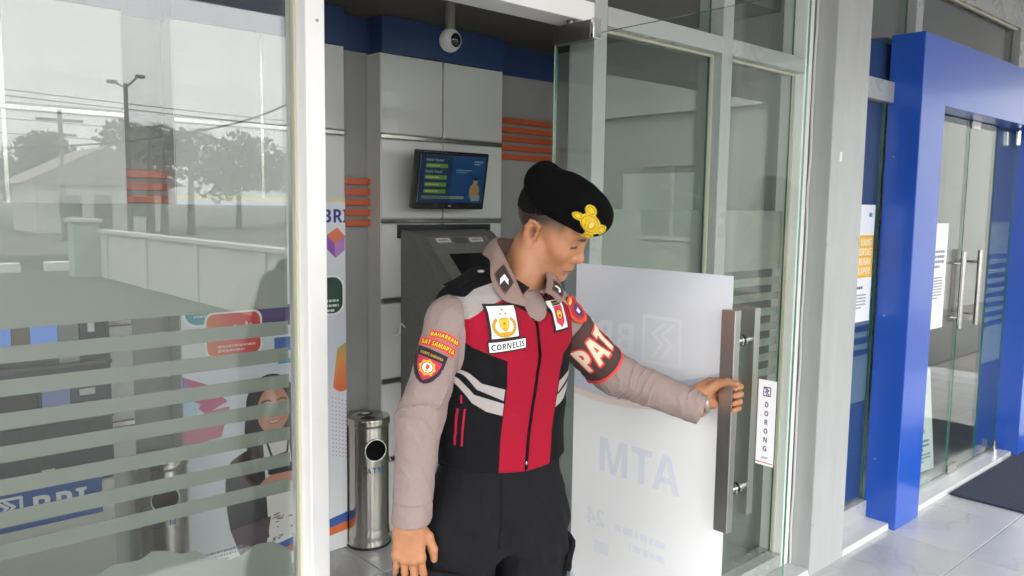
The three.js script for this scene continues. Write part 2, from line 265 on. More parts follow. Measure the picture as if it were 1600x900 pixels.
const briSign = canvasTex(460, 160, (g, w, h) => { g.fillStyle = '#2c57a4'; g.fillRect(0, 0, w, h); briMark(g, 110, 34, 96, '#e8ecf2', 0.11); g.fillStyle = '#e8ecf2'; g.font = F(112); g.fillText('BRI', 226, 128); });
const noticeTex = canvasTex(300, 590, (g, w, h) => {
  const r = mulberry(19); g.fillStyle = '#f7f7fa'; g.fillRect(0, 0, w, h); g.fillStyle = '#5c8f98'; g.fillRect(222, 40, 44, 20);
  g.fillStyle = '#f7c040'; g.fillRect(0, 152, w, 214); g.fillStyle = '#fdf3d8'; g.font = F(50); g.textAlign = 'right'; ['UANG', 'KERTAS', 'RUSAK', 'LAPOR'].forEach((t, i) => g.fillText(t, 278, 206 + i * 48)); scribble(g, 60, 410, 190, 13, '#3a3a44', r, 1); scribble(g, 60, 450, 180, 8, '#8a8a94', r, 5);
});
const paperTex = canvasTex(300, 590, (g, w, h) => { const r = mulberry(29); g.fillStyle = '#f6f7f8'; g.fillRect(0, 0, w, h); g.font = F(40); g.fillStyle = '#2c3c78'; g.fillText('JAM', 20, 90); scribble(g, 20, 150, 240, 14, '#5a648c', r, 4); scribble(g, 20, 300, 230, 8, '#7a8298', r, 8); });
const leafletTex = canvasTex(360, 600, (g, w, h) => { const r = mulberry(39); g.fillStyle = '#dfe9e6'; g.fillRect(0, 0, w, h); g.fillStyle = '#27405c'; g.font = F(34); g.fillText('Nasabah', 120, 380); scribble(g, 60, 420, 250, 13, '#42607a', r, 3); scribble(g, 40, 500, 280, 10, '#53708a', r, 3); });
const printM = (t, rough = 0.35, o = {}) => phys([0.95, 0.95, 0.95], rough, { map: t, ...o });
// thin printed sheet: picture on the front face, plain paper elsewhere
function sheet(name, w, h, d, tex, parent, mat) { const g = new THREE.BoxGeometry(w, h, d), b = M.white; return mesh(name, g, [b, b, b, b, mat ?? printM(tex), b], parent); }
// ------------------------------------------------------------------ the cash machine room
function cabinet(x0, label, rows, halfOnly) {
  const x1 = x0 + 0.735, xm = x0 + 0.355;
  const t = thing('cabinet_pier', label, 'cabinet', [x0, 0, -1.54], 0, undefined);
  const L = (a, b, c, d, e, f, r) => box(a - x0, b - x0, c, d, e + 1.54, f + 1.54, r);
  mesh('carcass', L(x0, x1, 0, 2.292, -1.659, -1.554), M.wallLight, t);
  mesh('fascia_band', L(x0 - 0.002, x1 + 0.002, 2.293, 2.457, -1.659, -1.53, 0.002), M.band, t);
  for (const [y0, y1] of rows) for (const [a, b] of [[x0, xm - 0.006], [xm + 0.006, x1]]) mesh('panel', L(a, b, y0 + 0.002, y1 - 0.002, -1.554, -1.54, 0.002), M.panel, t);
  mesh('side_panel', [L(x0 - 0.004, x0, 0, 2.292, -1.658, -1.545), L(x1, x1 + 0.004, 0, 2.292, -1.658, -1.545)], M.panel, t);
  for (const y of halfOnly) mesh('steel_strip', L(x0 - 0.003, x1 + 0.003, y - 0.01, y + 0.01, -1.554, -1.536, 0.003), M.strip, t);
  mesh('joint_strip', L(xm - 0.0065, xm + 0.0065, rows[rows.length - 1][0], 2.29, -1.556, -1.543), M.steel, t);
  return t;
}
const rowsA = [[1.928, 2.292], [1.535, 1.902], [1.158, 1.509], [0.77, 1.132], [0.383, 0.744], [0.01, 0.357]];
cabinet(0.19, 'white panelled cabinet pier behind the frosted glass holding the cash machine with blue screen', rowsA, [1.915, 1.522, 1.145, 0.757, 0.37]);
cabinet(1.109, 'white panelled cabinet pier covered below by the large printed poster', [[1.928, 2.292], [1.535, 1.902]], [1.915]);
const pier3 = cabinet(2.04, 'white panelled cabinet pier carrying the small wall television above the grey cash machine', rowsA, [1.915, 1.522, 1.145, 0.757, 0.37]);
mesh('machine_recess', box(0.085, 0.66, 1.44, 1.505, -0.012, 0.0035), M.black, pier3);
{ // vertical mirror strip on the first pier
  const t = scene.children.find((o) => o.name === 'cabinet_pier');
  mesh('mirror_strip', box(0.29, 0.312, 1.56, 2.29, 0.0, 0.006, 0.002), M.chrome, t);
}
{
  const p = sheet('wall_poster', 0.736, 1.62, 0.004, wallPoster, scene, printM(wallPoster, 0.3, { clearcoat: 0.3 }));
  p.position.set(1.109 + 0.3675, 0.812, -1.538);
  tag(p, 'tall printed poster with smiling woman in black blazer and speech bubbles', 'poster');
}
{ // grey cash machine in the third pier: sloped console
  const t = thing('cash_machine', 'dark grey cash machine with sloping screen console behind the man', 'cash machine', [2.135, 0, -1.535]);
  const s = new THREE.Shape([[0, 0.0], [0.09, 0.0], [0.09, 0.62], [0.20, 0.66], [0.34, 0.86], [0.40, 1.05], [0.40, 1.13], [0.33, 1.235], [0.085, 1.455], [0.05, 1.47], [0, 1.473]].map(([z, y]) => new THREE.Vector2(z, y)));
  const ext = (sh, w, x, bev) => new THREE.ExtrudeGeometry(sh, { depth: w, bevelEnabled: !!bev, bevelThickness: bev, bevelSize: bev, bevelSegments: 2 }).rotateY(-Math.PI / 2).translate(x, 0, 0);
  mesh('body', metric(ext(s, 0.50, 0.515, 0.006)), M.atm, t);
  // sloped front plate from (z .085,y 1.455) to (z .33,y 1.235)
  const a = Math.atan2(1.455 - 1.235, 0.33 - 0.085), c = [0.2075, 1.345], put = (o, x, along, off) => { o.position.set(x, c[1] - along * Math.sin(a) + off * Math.cos(a), c[0] + along * Math.cos(a) + off * Math.sin(a)); o.rotation.x = Math.PI / 2 - (Math.PI / 2 - a) - Math.PI / 2 + 0; o.rotation.x = -(Math.PI / 2 - a); return o; };
  const part = (n, w, h, d, m, x, along, off, r = 0.004) => put(mesh(n, metric(new RoundedBoxGeometry(w, h, d, 2, r)), m, t), x, along, off);
  part('bezel', 0.37, 0.30, 0.012, phys([0.27, 0.265, 0.25], 0.45, { map: TX.grain }), 0.265, 0.005, 0.006);
  part('screen', 0.25, 0.16, 0.006, M.blackGloss, 0.27, 0.055, 0.014);
  part('card_plate', 0.085, 0.035, 0.006, std([0.12, 0.125, 0.10], 0.5), 0.265, -0.115, 0.013);
  const lt = canvasTex(120, 48, (g, w, h) => { g.fillStyle = '#f0f0ee'; g.fillRect(0, 0, w, h); g.strokeStyle = '#c0574a'; g.lineWidth = 4; g.strokeRect(2, 2, w - 4, h - 4); g.fillStyle = '#2f3f78'; g.font = F(24); g.textAlign = 'center'; g.fillText('KARTU', w / 2, 33); });
  for (const x of [0.165, 0.365]) { const l = sheet('instruction_label', 0.088, 0.034, 0.002, lt, t); put(l, x, -0.118, 0.0125); }
  mesh('keypad_shelf', box(0.10, 0.42, 1.128, 1.14, 0.29, 0.40, 0.004), M.darkSteel, t);
  mesh('cable', new THREE.TubeGeometry(new THREE.CatmullRomCurve3([[-0.003, 1.02, 0.05], [-0.03, 1.04, 0.055], [-0.035, 0.99, 0.05], [-0.06, 0.985, 0.03]].map((p) => new THREE.Vector3(...p))), 16, 0.004, 6), M.white, t);
}
{ // cash machine in the first pier, seen between the frosted stripes
  const t = thing('cash_machine', 'black cash machine with blue screen and key labels behind striped glass', 'cash machine', [0.30, 0, -1.535]);
  mesh('body', box(0, 0.50, 0.62, 1.47, 0, 0.185, 0.008), M.atmBlue, t);
  mesh('screen', box(0.06, 0.335, 1.09, 1.36, 0.185, 0.189), std([0.10, 0.2, 0.5], 0.2, { emissive: lin(0.05, 0.11, 0.3), emissiveIntensity: 1 }), t);
  mesh('picture_figure', box(0.20, 0.255, 1.10, 1.30, 0.189, 0.1905), std([0.25, 0.17, 0.12], 0.5), t);
  for (const [a, b] of [[0.335, 0.40], [0.02, 0.06]]) mesh('bezel', box(a, b, 1.05, 1.40, 0.185, 0.193, 0.003), std([0.3, 0.3, 0.3], 0.5), t);
  mesh('card_reader', box(0.40, 0.485, 1.08, 1.40, 0.185, 0.2, 0.004), M.black, t);
  mesh('reader_label', box(0.425, 0.447, 1.15, 1.20, 0.2, 0.2015), M.white, t);
  mesh('cash_slot', box(0.02, 0.27, 0.885, 0.96, 0.185, 0.195, 0.003), M.black, t);
  mesh('key_label', box(0.28, 0.365, 0.88, 0.975, 0.185, 0.19, 0.001), std([0.25, 0.32, 0.62], 0.4), t);
  for (const [a, b, c, d] of [[0.395, 0.445, 0.93, 0.952], [0.41, 0.435, 0.88, 0.905]]) mesh('arrow_label', box(a, b, c, d, 0.185, 0.189), std([0.6, 0.63, 0.6], 0.5), t);
  mesh('shelf_edge', [box(0.0, 0.5, 1.035, 1.05, 0.185, 0.205, 0.003), box(0.0, 0.5, 0.845, 0.86, 0.185, 0.205, 0.003), box(0, 0.5, 0.755, 0.765, 0.185, 0.195)], M.darkSteel, t);
  mesh('maker_plate', box(0.27, 0.31, 0.675, 0.69, 0.185, 0.188), std([0.45, 0.42, 0.4], 0.5), t);
  mesh('pedestal', box(0.0, 0.5, 0.0, 0.615, 0.0, 0.18, 0.006), std([0.66, 0.66, 0.62], 0.5, { map: TX.dirt }), t);
  const s = sheet('bank_sign', 0.44, 0.15, 0.004, briSign, t); s.position.set(0.235, 0.575, 0.1835);
}
function bin(x, z, label) {
  const t = thing('trash_bin', label, 'trash bin', [x, 0, z], 0, undefined);
  const pts = [[0.0, 0.006], [0.098, 0.006], [0.101, 0.0], [0.102, 0.02], [0.0985, 0.024], [0.0985, 0.05], [0.1, 0.055], [0.0985, 0.06], [0.0985, 0.085], [0.0965, 0.09], [0.0965, 0.575], [0.1, 0.58], [0.102, 0.59], [0.1015, 0.612], [0.098, 0.618], [0.07, 0.612]].map((p) => new THREE.Vector2(...p));
  mesh('body', new THREE.LatheGeometry(pts, 48), M.steelBin, t);
  mesh('ash_tray', new THREE.LatheGeometry([[0.0, 0.585], [0.06, 0.588], [0.069, 0.612], [0.073, 0.616], [0.076, 0.61]].map((p) => new THREE.Vector2(...p)), 32), M.chrome, t);
  mesh('ash_hole', new THREE.CylinderGeometry(0.034, 0.034, 0.006, 24).translate(0, 0.6, 0), M.black, t);
  const face = -0.62, q = new THREE.Object3D(); // turned to the room
  const hole = mesh('opening', new THREE.CylinderGeometry(0.05, 0.05, 0.03, 32).rotateX(Math.PI / 2).translate(0, 0.475, 0.086), M.hole, t); hole.rotation.y = face + 0.42;
  const rim = mesh('opening_rim', new THREE.TorusGeometry(0.0505, 0.0032, 10, 40).scale(1, 1, 0.6).translate(0, 0.475, 0.1), M.chrome, t); rim.rotation.y = face + 0.42;
  mesh('base_ring', new THREE.TorusGeometry(0.101, 0.006, 8, 48).rotateX(Math.PI / 2).translate(0, 0.007, 0), M.black, t);
  const lt = canvasTex(256, 80, (g, w, h) => { g.clearRect(0, 0, w, h); g.fillStyle = '#2d4f8e'; g.font = F(64); g.textAlign = 'center'; g.fillText('A T M', w / 2, 64); });
  const lab = mesh('lettering', new THREE.CylinderGeometry(0.0972, 0.0972, 0.042, 24, 1, true, -0.62, 1.24).translate(0, 0.38, 0), std([1, 1, 1], 0.5, { map: lt, alphaTest: 0.5 }), t); lab.rotation.y = face + 0.42;
  return t;
}
bin(1.945, -1.515, 'stainless steel trash bin with round opening standing left of the man');
bin(1.005, -1.50, 'stainless steel trash bin partly hidden behind the frosted window stripes');
{
  const t = thing('television', 'small flat television tilted down on the white cabinet pier', 'television', [2.343, 1.718, -1.415]); t.rotation.x = 0.168;
  mesh('casing', metric(new RoundedBoxGeometry(0.425, 0.275, 0.036, 3, 0.008)), M.blackGloss, t);
  const s = sheet('screen', 0.385, 0.222, 0.004, tvTex, t, new THREE.MeshStandardMaterial({ color: 0x222222, map: tvTex, emissive: 0xffffff, emissiveMap: tvTex, emissiveIntensity: 0.24, roughness: 0.25 })); s.position.set(0, 0.008, 0.0172);
  mesh('bracket', [box(-0.05, 0.05, -0.05, 0.05, -0.04, -0.018), box(-0.02, 0.02, -0.02, 0.02, -0.125, -0.04)], M.black, t);
  mesh('maker_mark', box(-0.008, 0.008, -0.1225, -0.1185, 0.018, 0.0188), std([0.5, 0.5, 0.5], 0.4), t);
}
{
  const t = thing('security_camera', 'white dome security camera hanging from the dark ceiling', 'camera', [2.145, 2.305, -1.16]);
  mesh('stem', new THREE.CylinderGeometry(0.022, 0.022, 0.11, 20).translate(0, 0.1, 0), std([0.2, 0.18, 0.16], 0.6), t);
  mesh('housing', new THREE.SphereGeometry(0.047, 32, 20).scale(1, 1.06, 1), std([0.72, 0.7, 0.68], 0.45), t);
  const e = mesh('lens_window', new THREE.SphereGeometry(0.032, 24, 14).scale(1, 1, 0.55).translate(0, 0, 0.031), M.blackGloss, t); e.rotation.set(0.1, 0.08, 0);
  mesh('lens_ring', new THREE.TorusGeometry(0.031, 0.004, 8, 32).translate(0, 0, 0.034), std([0.66, 0.64, 0.62], 0.4), t).rotation.set(0.1, 0.08, 0);
}
// ------------------------------------------------------------------ glazed front
const filmBars = [[1.345, 1.594], ...Array.from({ length: 7 }, (_, k) => [1.277 - k * 0.0667, 1.3105 - k * 0.0667])];
function films(parent, x0, x1, z) { filmBars.forEach(([a, b], k) => mesh(k ? 'film_stripe' : 'frosted_film', box(x0, x1, a, b, z - 0.0006, z + 0.0006), M.film, parent)); }
{
  const t = thing('glass_partition', 'tall glass partition with frosted stripes and bright white end post', 'glass partition', [0, 0, -0.16]);
  mesh('end_post', box(0.915, 0.966, -0.001, 2.83, -0.045, 0.06, 0.004), M.whiteFrame, t);
  mesh('gasket', box(0.909, 0.915, 0.05, 2.83, -0.012, 0.012), M.gasket, t);
  mesh('sill_rail', box(-1.0, 0.914, 0, 0.05, -0.04, 0.055, 0.003), M.frame, t);
  mesh('head_rail', box(-1.0, 0.966, 2.832, 2.95, -0.045, 0.06, 0.003), M.frame, t);
  glassBox('pane', -1.0, 0.911, 0.05, 2.832, -0.005, 0.005, t);
  films(t, -0.995, 0.893, -0.0085);
  const s = new THREE.Shape(); s.moveTo(-0.995, 0.055); s.lineTo(0.893, 0.055);
  for (const [x, y] of [[0.893, 0.726], [0.884, 0.729], [0.845, 0.757], [0.80, 0.762], [0.765, 0.746], [0.735, 0.742], [0.70, 0.755], [0.683, 0.764], [0.654, 0.788], [0.62, 0.79], [0.59, 0.806], [0.557, 0.815], [0.53, 0.802], [0.47, 0.808], [0.43, 0.79], [0.36, 0.765], [0.28, 0.74], [0.1, 0.72], [-0.995, 0.73]]) s.lineTo(x, y);
  mesh('torn_film', new THREE.ExtrudeGeometry(s, { depth: 0.0012, bevelEnabled: false }).translate(0, 0, -0.0091), M.film, t);
  const dot = mesh('screw_cover', new THREE.CylinderGeometry(0.004, 0.004, 0.002, 12).rotateX(Math.PI / 2).translate(0.945, 2.03, 0.061), std([0.4, 0.38, 0.36], 0.5), t);
}
{
  const t = thing('glazed_screen', 'aluminium framed glass screen seen through the open door', 'glass partition', [0, 0, -0.16]);
  mesh('post', box(1.908, 1.968, 0, 2.83, -0.05, 0.06, 0.003), M.frame, t);
  mesh('mullion', box(2.61, 2.678, 0, 2.83, -0.05, 0.06, 0.003), M.frame, t);
  mesh('end_post', box(3.218, 3.278, 0, 2.83, -0.05, 0.06, 0.003), M.whiteFrame, t);
  mesh('door_head', box(0.967, 1.907, 2.175, 2.237, -0.05, 0.06, 0.003), M.whiteFrame, t);
  for (const [a, b] of [[1.969, 2.609], [2.679, 3.217]]) {
    mesh('transom_rail', box(a, b, 2.175, 2.237, -0.05, 0.06, 0.003), M.frame, t);
    mesh('glazing_bead', box(a, b, 2.166, 2.1745, 0.012, 0.024), M.gasket, t);
    mesh('bottom_rail', box(a, b, 0, 0.06, -0.05, 0.06, 0.003), M.frame, t);
    mesh('side_bead', [box(a, a + 0.008, 0.06, 2.166, 0.012, 0.024), box(b - 0.008, b, 0.06, 2.166, 0.012, 0.024)], M.gasket, t);
    glassBox('pane', a, b, 0.06, 2.175, -0.004, 0.004, t, M.thinGlass);
    glassBox('transom_pane', a, b, 2.237, 2.83, -0.004, 0.004, t, M.thinGlass);
    films(t, a + 0.01, b - 0.01, -0.0075);
  }
  glassBox('transom_pane', 0.967, 1.907, 2.237, 2.83, -0.004, 0.004, t, M.thinGlass);
  mesh('head_rail', box(0.967, 3.278, 2.832, 2.95, -0.05, 0.06, 0.003), M.frame, t);
}
{ // pale rectangle on the side wall, seen through the screen
  const n = mesh('pale_rectangle', box(3.258, 3.269, 1.355, 1.775, -1.12, -0.63, 0.002), phys([0.78, 0.84, 0.79], 0.35), scene); tag(n, 'pale green rectangle on the grey wall behind the glass screen', 'board');
}
const doorPane = {};
{
  const t = thing('glass_door', 'open frameless glass door with square pull handles held by the man', 'door', [1.83, 0, -0.13]);
  glassBox('pane', -0.005, 0.005, 0.014, 2.12, -0.06, 0.795, t, M.doorGlass);
  mesh('pale_edge_strip', box(-0.0052, 0.0052, 0.06, 2.105, -0.064, -0.0605), M.gasket, t);  // cream strip added so the polished glass edge looks pale
  mesh('top_patch', box(-0.017, 0.017, 2.105, 2.162, -0.062, 0.10, 0.003), M.darkSteel, t);
  mesh('patch_cap', box(-0.0175, 0.0175, 2.104, 2.164, 0.1, 0.113, 0.003), M.chrome, t);
  mesh('bottom_patch', box(-0.017, 0.017, 0.004, 0.06, -0.062, 0.11, 0.003), M.steel, t);
  mesh('pivot', new THREE.CylinderGeometry(0.012, 0.012, 0.02, 16).translate(0, 2.169, 0.0), M.darkSteel, t);
  for (const s of [-1, 1]) {
    const h = mesh('pull_handle', box(s < 0 ? -0.06 : 0.034, s < 0 ? -0.034 : 0.06, s < 0 ? 0.752 : 0.78, 1.342, 0.623, 0.665, 0.002), M.satin, t);
    for (const y of [1.257, 0.857]) { mesh('standoff', rod([s * 0.005, y, 0.644], [s * 0.036, y, 0.644], 0.0105, 20), M.chrome, h); mesh('collar', rod([s * 0.005, y, 0.644], [s * 0.013, y, 0.644], 0.0165, 24), M.chrome, h); }
  }
  const pg = new THREE.BoxGeometry(0.0016, 1.175, 0.565), pm = phys([1, 1, 1], 0.95, { map: doorPoster, transmission: 0.05, thickness: 0 });
  const p = mesh('door_poster', pg, [M.white, pm, M.white, M.white, M.white, M.white], t, 'large white poster on the door, its print showing mirrored'); p.position.set(-0.0062, 0.8375, 0.3375);
  const s = sheet('push_label', 0.05, 0.222, 0.0012, pushSign, t); s.rotation.y = -Math.PI / 2; s.position.set(-0.0066, 1.056, 0.733); s.userData.label = 'narrow white push label with vertical lettering';
}
{
  const c = thing('square_pillar', 'square grey clad pillar between the glass screen and blue portal', 'pillar', [3.29, -0.05, 0]);
  mesh('cladding', box(0, 0.31, 0, 3.0, -0.3, 0, 0.006), M.column, c);
  mesh('sealant', new THREE.TubeGeometry(new THREE.CatmullRomCurve3(Array.from({ length: 30 }, (_, k) => new THREE.Vector3(-0.003 + 0.002 * Math.sin(k * 2.1), k * 0.1, -0.095 + 0.002 * Math.cos(k * 1.3)))), 60, 0.006, 8), M.caulk, c);
  mesh('sticker', box(0.07, 0.092, 1.86, 1.90, 0.0002, 0.0012), M.white, c);
}
{
  const t = thing('blue_portal', 'glossy blue portal frame around the bank entrance', 'portal', [4.11, -0.03, 0.03]);
  const sh = new THREE.Shape([[0, 0], [0.29, 0], [0.29, 2.165], [1.91, 2.165], [1.91, 0], [2.2, 0], [2.2, 2.495], [0, 2.495]].map((p) => new THREE.Vector2(...p)));
  mesh('cladding', metric(new THREE.ExtrudeGeometry(sh, { depth: 0.157, bevelEnabled: true, bevelThickness: 0.004, bevelSize: 0.004, bevelOffset: -0.004, bevelSegments: 2 }).translate(0, 0, -0.161)), M.blue, t);
  for (const [x, y] of [[0.02, 0.35], [0.02, 1.1], [0.02, 1.9]]) mesh('screw_cap', new THREE.CylinderGeometry(0.005, 0.005, 0.002, 12).rotateZ(Math.PI / 2).translate(-0.0008, y, -0.12), std([0.3, 0.32, 0.36], 0.5), t);
}
{ // side panel between pillar and portal
  const t = thing('side_window', 'narrow window with navy film between grey pillar and blue portal', 'window', [3.6, 0, -0.15]);
  glassBox('pane', 0.0, 0.51, 0.09, 2.135, -0.004, 0.004, t, M.thinGlass);
  mesh('bottom_rail', box(0, 0.51, 0.0, 0.09, -0.03, 0.03, 0.003), M.frame, t);
  mesh('transom_rail', box(0, 0.51, 2.135, 2.236, -0.04, 0.045, 0.003), M.frame, t);
  const z = -0.0075, fm = M.navy, nf = (a, b) => mesh('navy_film', box(0.005, 0.505, a, b, z - 0.0006, z + 0.0006), fm, t);
  nf(1.35, 2.13); for (let k = 0; k < 8; k++) mesh('film_stripe', box(0.005, 0.505, 1.30 - k * 0.0625, 1.332 - k * 0.0625, z - 0.0006, z + 0.0006), fm, t); nf(0.1, 0.62);
  mesh('pale_film', box(0.005, 0.505, 0.62, 1.35, z - 0.0026, z - 0.0016), std([0.13, 0.19, 0.24], 0.6), t);
  glassBox('upper_pane', 0.0, 0.70, 2.237, 2.83, -0.004, 0.004, t, M.thinGlass);
  mesh('upper_film', box(0.005, 0.695, 2.24, 2.43, z - 0.0006, z + 0.0006), fm, t);
}
{ const n = sheet('notice', 0.25, 0.585, 0.0012, noticeTex, scene); n.position.set(3.935, 1.337, -0.1445); tag(n, 'white and yellow notice taped to the navy side window', 'notice'); }
{
  const t = thing('transom_window', 'wide glass transom window above the blue portal', 'window', [4.3, 0, -0.15]);
  mesh('mullion', box(0.0, 0.085, 2.466, 2.83, -0.045, 0.05, 0.003), M.frame, t);
  glassBox('pane', 0.085, 1.6, 2.46, 2.77, -0.004, 0.004, t, M.thinGlass);
  mesh('head_rail', box(-0.7, 1.67, 2.77, 2.95, -0.045, 0.05, 0.003), M.frame, t);
  mesh('glazing_bead', box(0.085, 1.6, 2.758, 2.769, 0.012, 0.03), M.gasket, t);
  mesh('end_post', box(1.6, 1.67, 2.44, 2.769, -0.045, 0.05, 0.003), M.frame, t);
  mesh('end_panel', box(1.67, 4.1, 2.47, 2.95, -0.06, 0.03), M.frame, t);
}
function bankLeaf(x0, x1, label, hx) {
  const t = thing('glass_door', label, 'door', [x0, 0, -0.11]);
  glassBox('pane', 0, x1 - x0, 0.012, 2.13, -0.005, 0.005, t, M.thinGlass);
  mesh('patch_fitting', [box(0, 0.14, 0.004, 0.055, -0.014, 0.014), box(0, 0.14, 2.09, 2.132, -0.014, 0.014)], M.steel, t);
  const h = mesh('pull_handle', rod([hx, 0.93, 0.075], [hx, 1.375, 0.075], 0.014, 16), M.steel, t);
  for (const y of [0.99, 1.305]) mesh('standoff', rod([hx, y, 0.005], [hx, y, 0.075], 0.008, 12), M.chrome, h);
  return t;
}
bankLeaf(4.41, 5.155, 'left glass leaf of the bank door inside the blue portal', 0.58);
bankLeaf(5.165, 5.62, 'right glass leaf of the bank door beside the navy striped panel', 0.09);
{
  const t = thing('side_window', 'narrow navy striped glass panel at the right of the bank door', 'window', [5.63, 0, -0.11]);
  glassBox('pane', 0, 0.388, 0.012, 2.13, -0.004, 0.004, t, M.thinGlass);
  const z = -0.0075, nf = (n, a, b, m = M.navy) => mesh(n, box(0.002, 0.386, a, b, z - 0.0006, z + 0.0006), m, t);
  nf('navy_film', 1.54, 2.12); for (let k = 0; k < 8; k++) nf('film_stripe', 1.30 - k * 0.0625, 1.332 - k * 0.0625); nf('navy_film', 0.03, 0.62);
  mesh('pale_film', box(0.002, 0.386, 0.62, 1.54, z - 0.0026, z - 0.0016), std([0.16, 0.22, 0.27], 0.6), t);
  for (const y of [0.03, 2.08]) mesh('pivot', new THREE.CylinderGeometry(0.016, 0.016, 0.09, 18).translate(0.30, y, 0.03), M.chrome, t);
}
{ const n = sheet('paper_notice', 0.26, 0.6, 0.0012, paperTex, scene); n.position.set(4.795, 1.235, -0.1035); tag(n, 'plain white paper notice on the bank door beside the pull handles', 'notice'); }
{ const n = sheet('leaning_board', 0.42, 0.62, 0.01, leafletTex, scene); n.position.set(5.02, 0.33, -0.24); n.rotation.set(-0.12, 0, -0.06); tag(n, 'white board with dark lines leaning inside the bank door', 'board'); }
{
  const t = thing('door_mat', 'dark navy doormat on the pale porch tiles', 'doormat', [4.89, -0.03, 0.012]);
  const g = new RoundedBoxGeometry(1.7, 0.014, 0.78, 2, 0.005); g.translate(0.85, 0.007, 0.39); metric(g);
  mesh('pile', g, std([0.02, 0.033, 0.07], 0.95, { map: TX.grain, bumpMap: TX.fine, bumpScale: 0.004 }), t);
}
{ // inside the bank hall
  const t = thing('service_counter', 'grey service counter far inside the bank hall', 'counter', [6.6, 0, -2.6]);
  mesh('front', box(-0.9, 1.6, 0, 1.02, -0.3, 0.3, 0.01), std([0.4, 0.41, 0.4], 0.5), t); mesh('top', box(-0.95, 1.65, 1.02, 1.06, -0.35, 0.35, 0.008), std([0.55, 0.55, 0.53], 0.4), t);
  const m = thing('monitor', 'dark computer monitor standing on the service counter', 'monitor', [6.55, 1.06, -2.55]);
  mesh('screen', box(-0.26, 0.26, 0.1, 0.42, -0.02, 0.02, 0.006), M.blackGloss, m); mesh('stand', [box(-0.02, 0.02, 0, 0.1, -0.01, 0.01), box(-0.1, 0.1, 0, 0.012, -0.07, 0.07)], M.black, m);
}
// ------------------------------------------------------------------ the street behind the viewer (seen in the glass)
{
  const t = thing('boundary_wall', 'long white plastered boundary wall with posts and coping', 'wall', [5.15, -0.15, 3.7]);
  const pl = std([0.66, 0.65, 0.6], 0.9, { map: TX.dirt });
  mesh('wall_body', box(0, 0.14, 0, 1.02, 0, 14.2), pl, t); mesh('coping', box(-0.05, 0.19, 1.021, 1.1, 0, 14.2, 0.01), pl, t);
  for (let k = 0; k < 6; k++) mesh('pilaster', box(-0.035, -0.001, 0, 1.02, 0.1 + k * 2.7, 0.4 + k * 2.7), pl, t);
  const g = thing('gate_pillar', 'pale teal gate pillar at the end of boundary wall', 'pillar', [4.9, -0.15, 18.1]); mesh('shaft', box(-0.25, 0.3, 0, 1.25, 0, 0.5, 0.01), std([0.42, 0.5, 0.48], 0.8), g); mesh('cap', box(-0.31, 0.36, 1.25, 1.33, -0.06, 0.56, 0.01), pl, g);
}
for (let k = 0; k < 5; k++) { const b = mesh('kerb_block', box(1.2 + k * 1.1, 1.75 + k * 1.1, -0.15, 0.08, 20.1, 20.45, 0.02), M.white, scene); tag(b, ['white kerb block nearest the bank side of the wall', 'second white kerb block along the road', 'middle white kerb block of the five along the road', 'fourth white kerb block along the road', 'white kerb block right in front of the teal gate pillar'][k], 'kerb block', 'painted kerb blocks along the road'); }
{
  const t = thing('house', 'small white house with gabled roof across the street', 'house', [12.8, -0.15, 46]);
  mesh('wall', box(-3.4, 3.4, 0, 2.7, 0, 6), M.plaster, t);
  const s = new THREE.Shape([[-4.2, 2.5], [4.2, 2.5], [0, 4.6]].map((p) => new THREE.Vector2(...p)));
  mesh('roof', new THREE.ExtrudeGeometry(s, { depth: 7, bevelEnabled: false }).translate(0, 0.1, -0.6), std([0.24, 0.21, 0.19], 0.9), t);
  for (const x of [-2.3, 1.2]) mesh('window', box(x, x + 1.1, 0.9, 2.0, -0.03, 0.02), std([0.08, 0.09, 0.1], 0.3), t);
  mesh('door', box(-0.6, 0.3, 0, 2.05, -0.03, 0.02), std([0.2, 0.12, 0.07], 0.6), t);
}
function pole(x, z, h, label) { const t = thing('utility_pole', label, 'utility pole', [x, -0.15, z]); mesh('shaft', rod([0, 0, 0], [0, h, 0], 0.13, 10, 0.09), std([0.2, 0.19, 0.17], 0.9), t); mesh('crossarm', [box(-0.9, 0.9, h - 0.5, h - 0.38, -0.06, 0.06), box(-0.6, 0.6, h - 1.1, h - 1.0, -0.06, 0.06)], std([0.2, 0.19, 0.17], 0.9), t); return t; }
pole(8.7, 37, 5.6, 'wooden utility pole with two crossarms beside the small house');
{
  const t = thing('street_lamp', 'double armed street lamp above the far palms', 'street lamp', [9.35, -0.15, 30]);
  mesh('post', rod([0, 0, 0], [0, 6.05, 0], 0.11, 10, 0.07), std([0.12, 0.12, 0.12], 0.7), t);
  mesh('arm', [rod([0, 5.9, 0], [0.4, 6.3, 0], 0.04, 8), rod([0, 5.9, 0], [-0.36, 6.05, 0], 0.04, 8)], std([0.12, 0.12, 0.12], 0.7), t);
  for (const [x, y] of [[0.52, 6.36], [-0.46, 6.07]]) mesh('lamp_head', metric(new RoundedBoxGeometry(0.34, 0.13, 0.2, 2, 0.04)).translate(x, y, 0), std([0.1, 0.1, 0.1], 0.6), t);
}
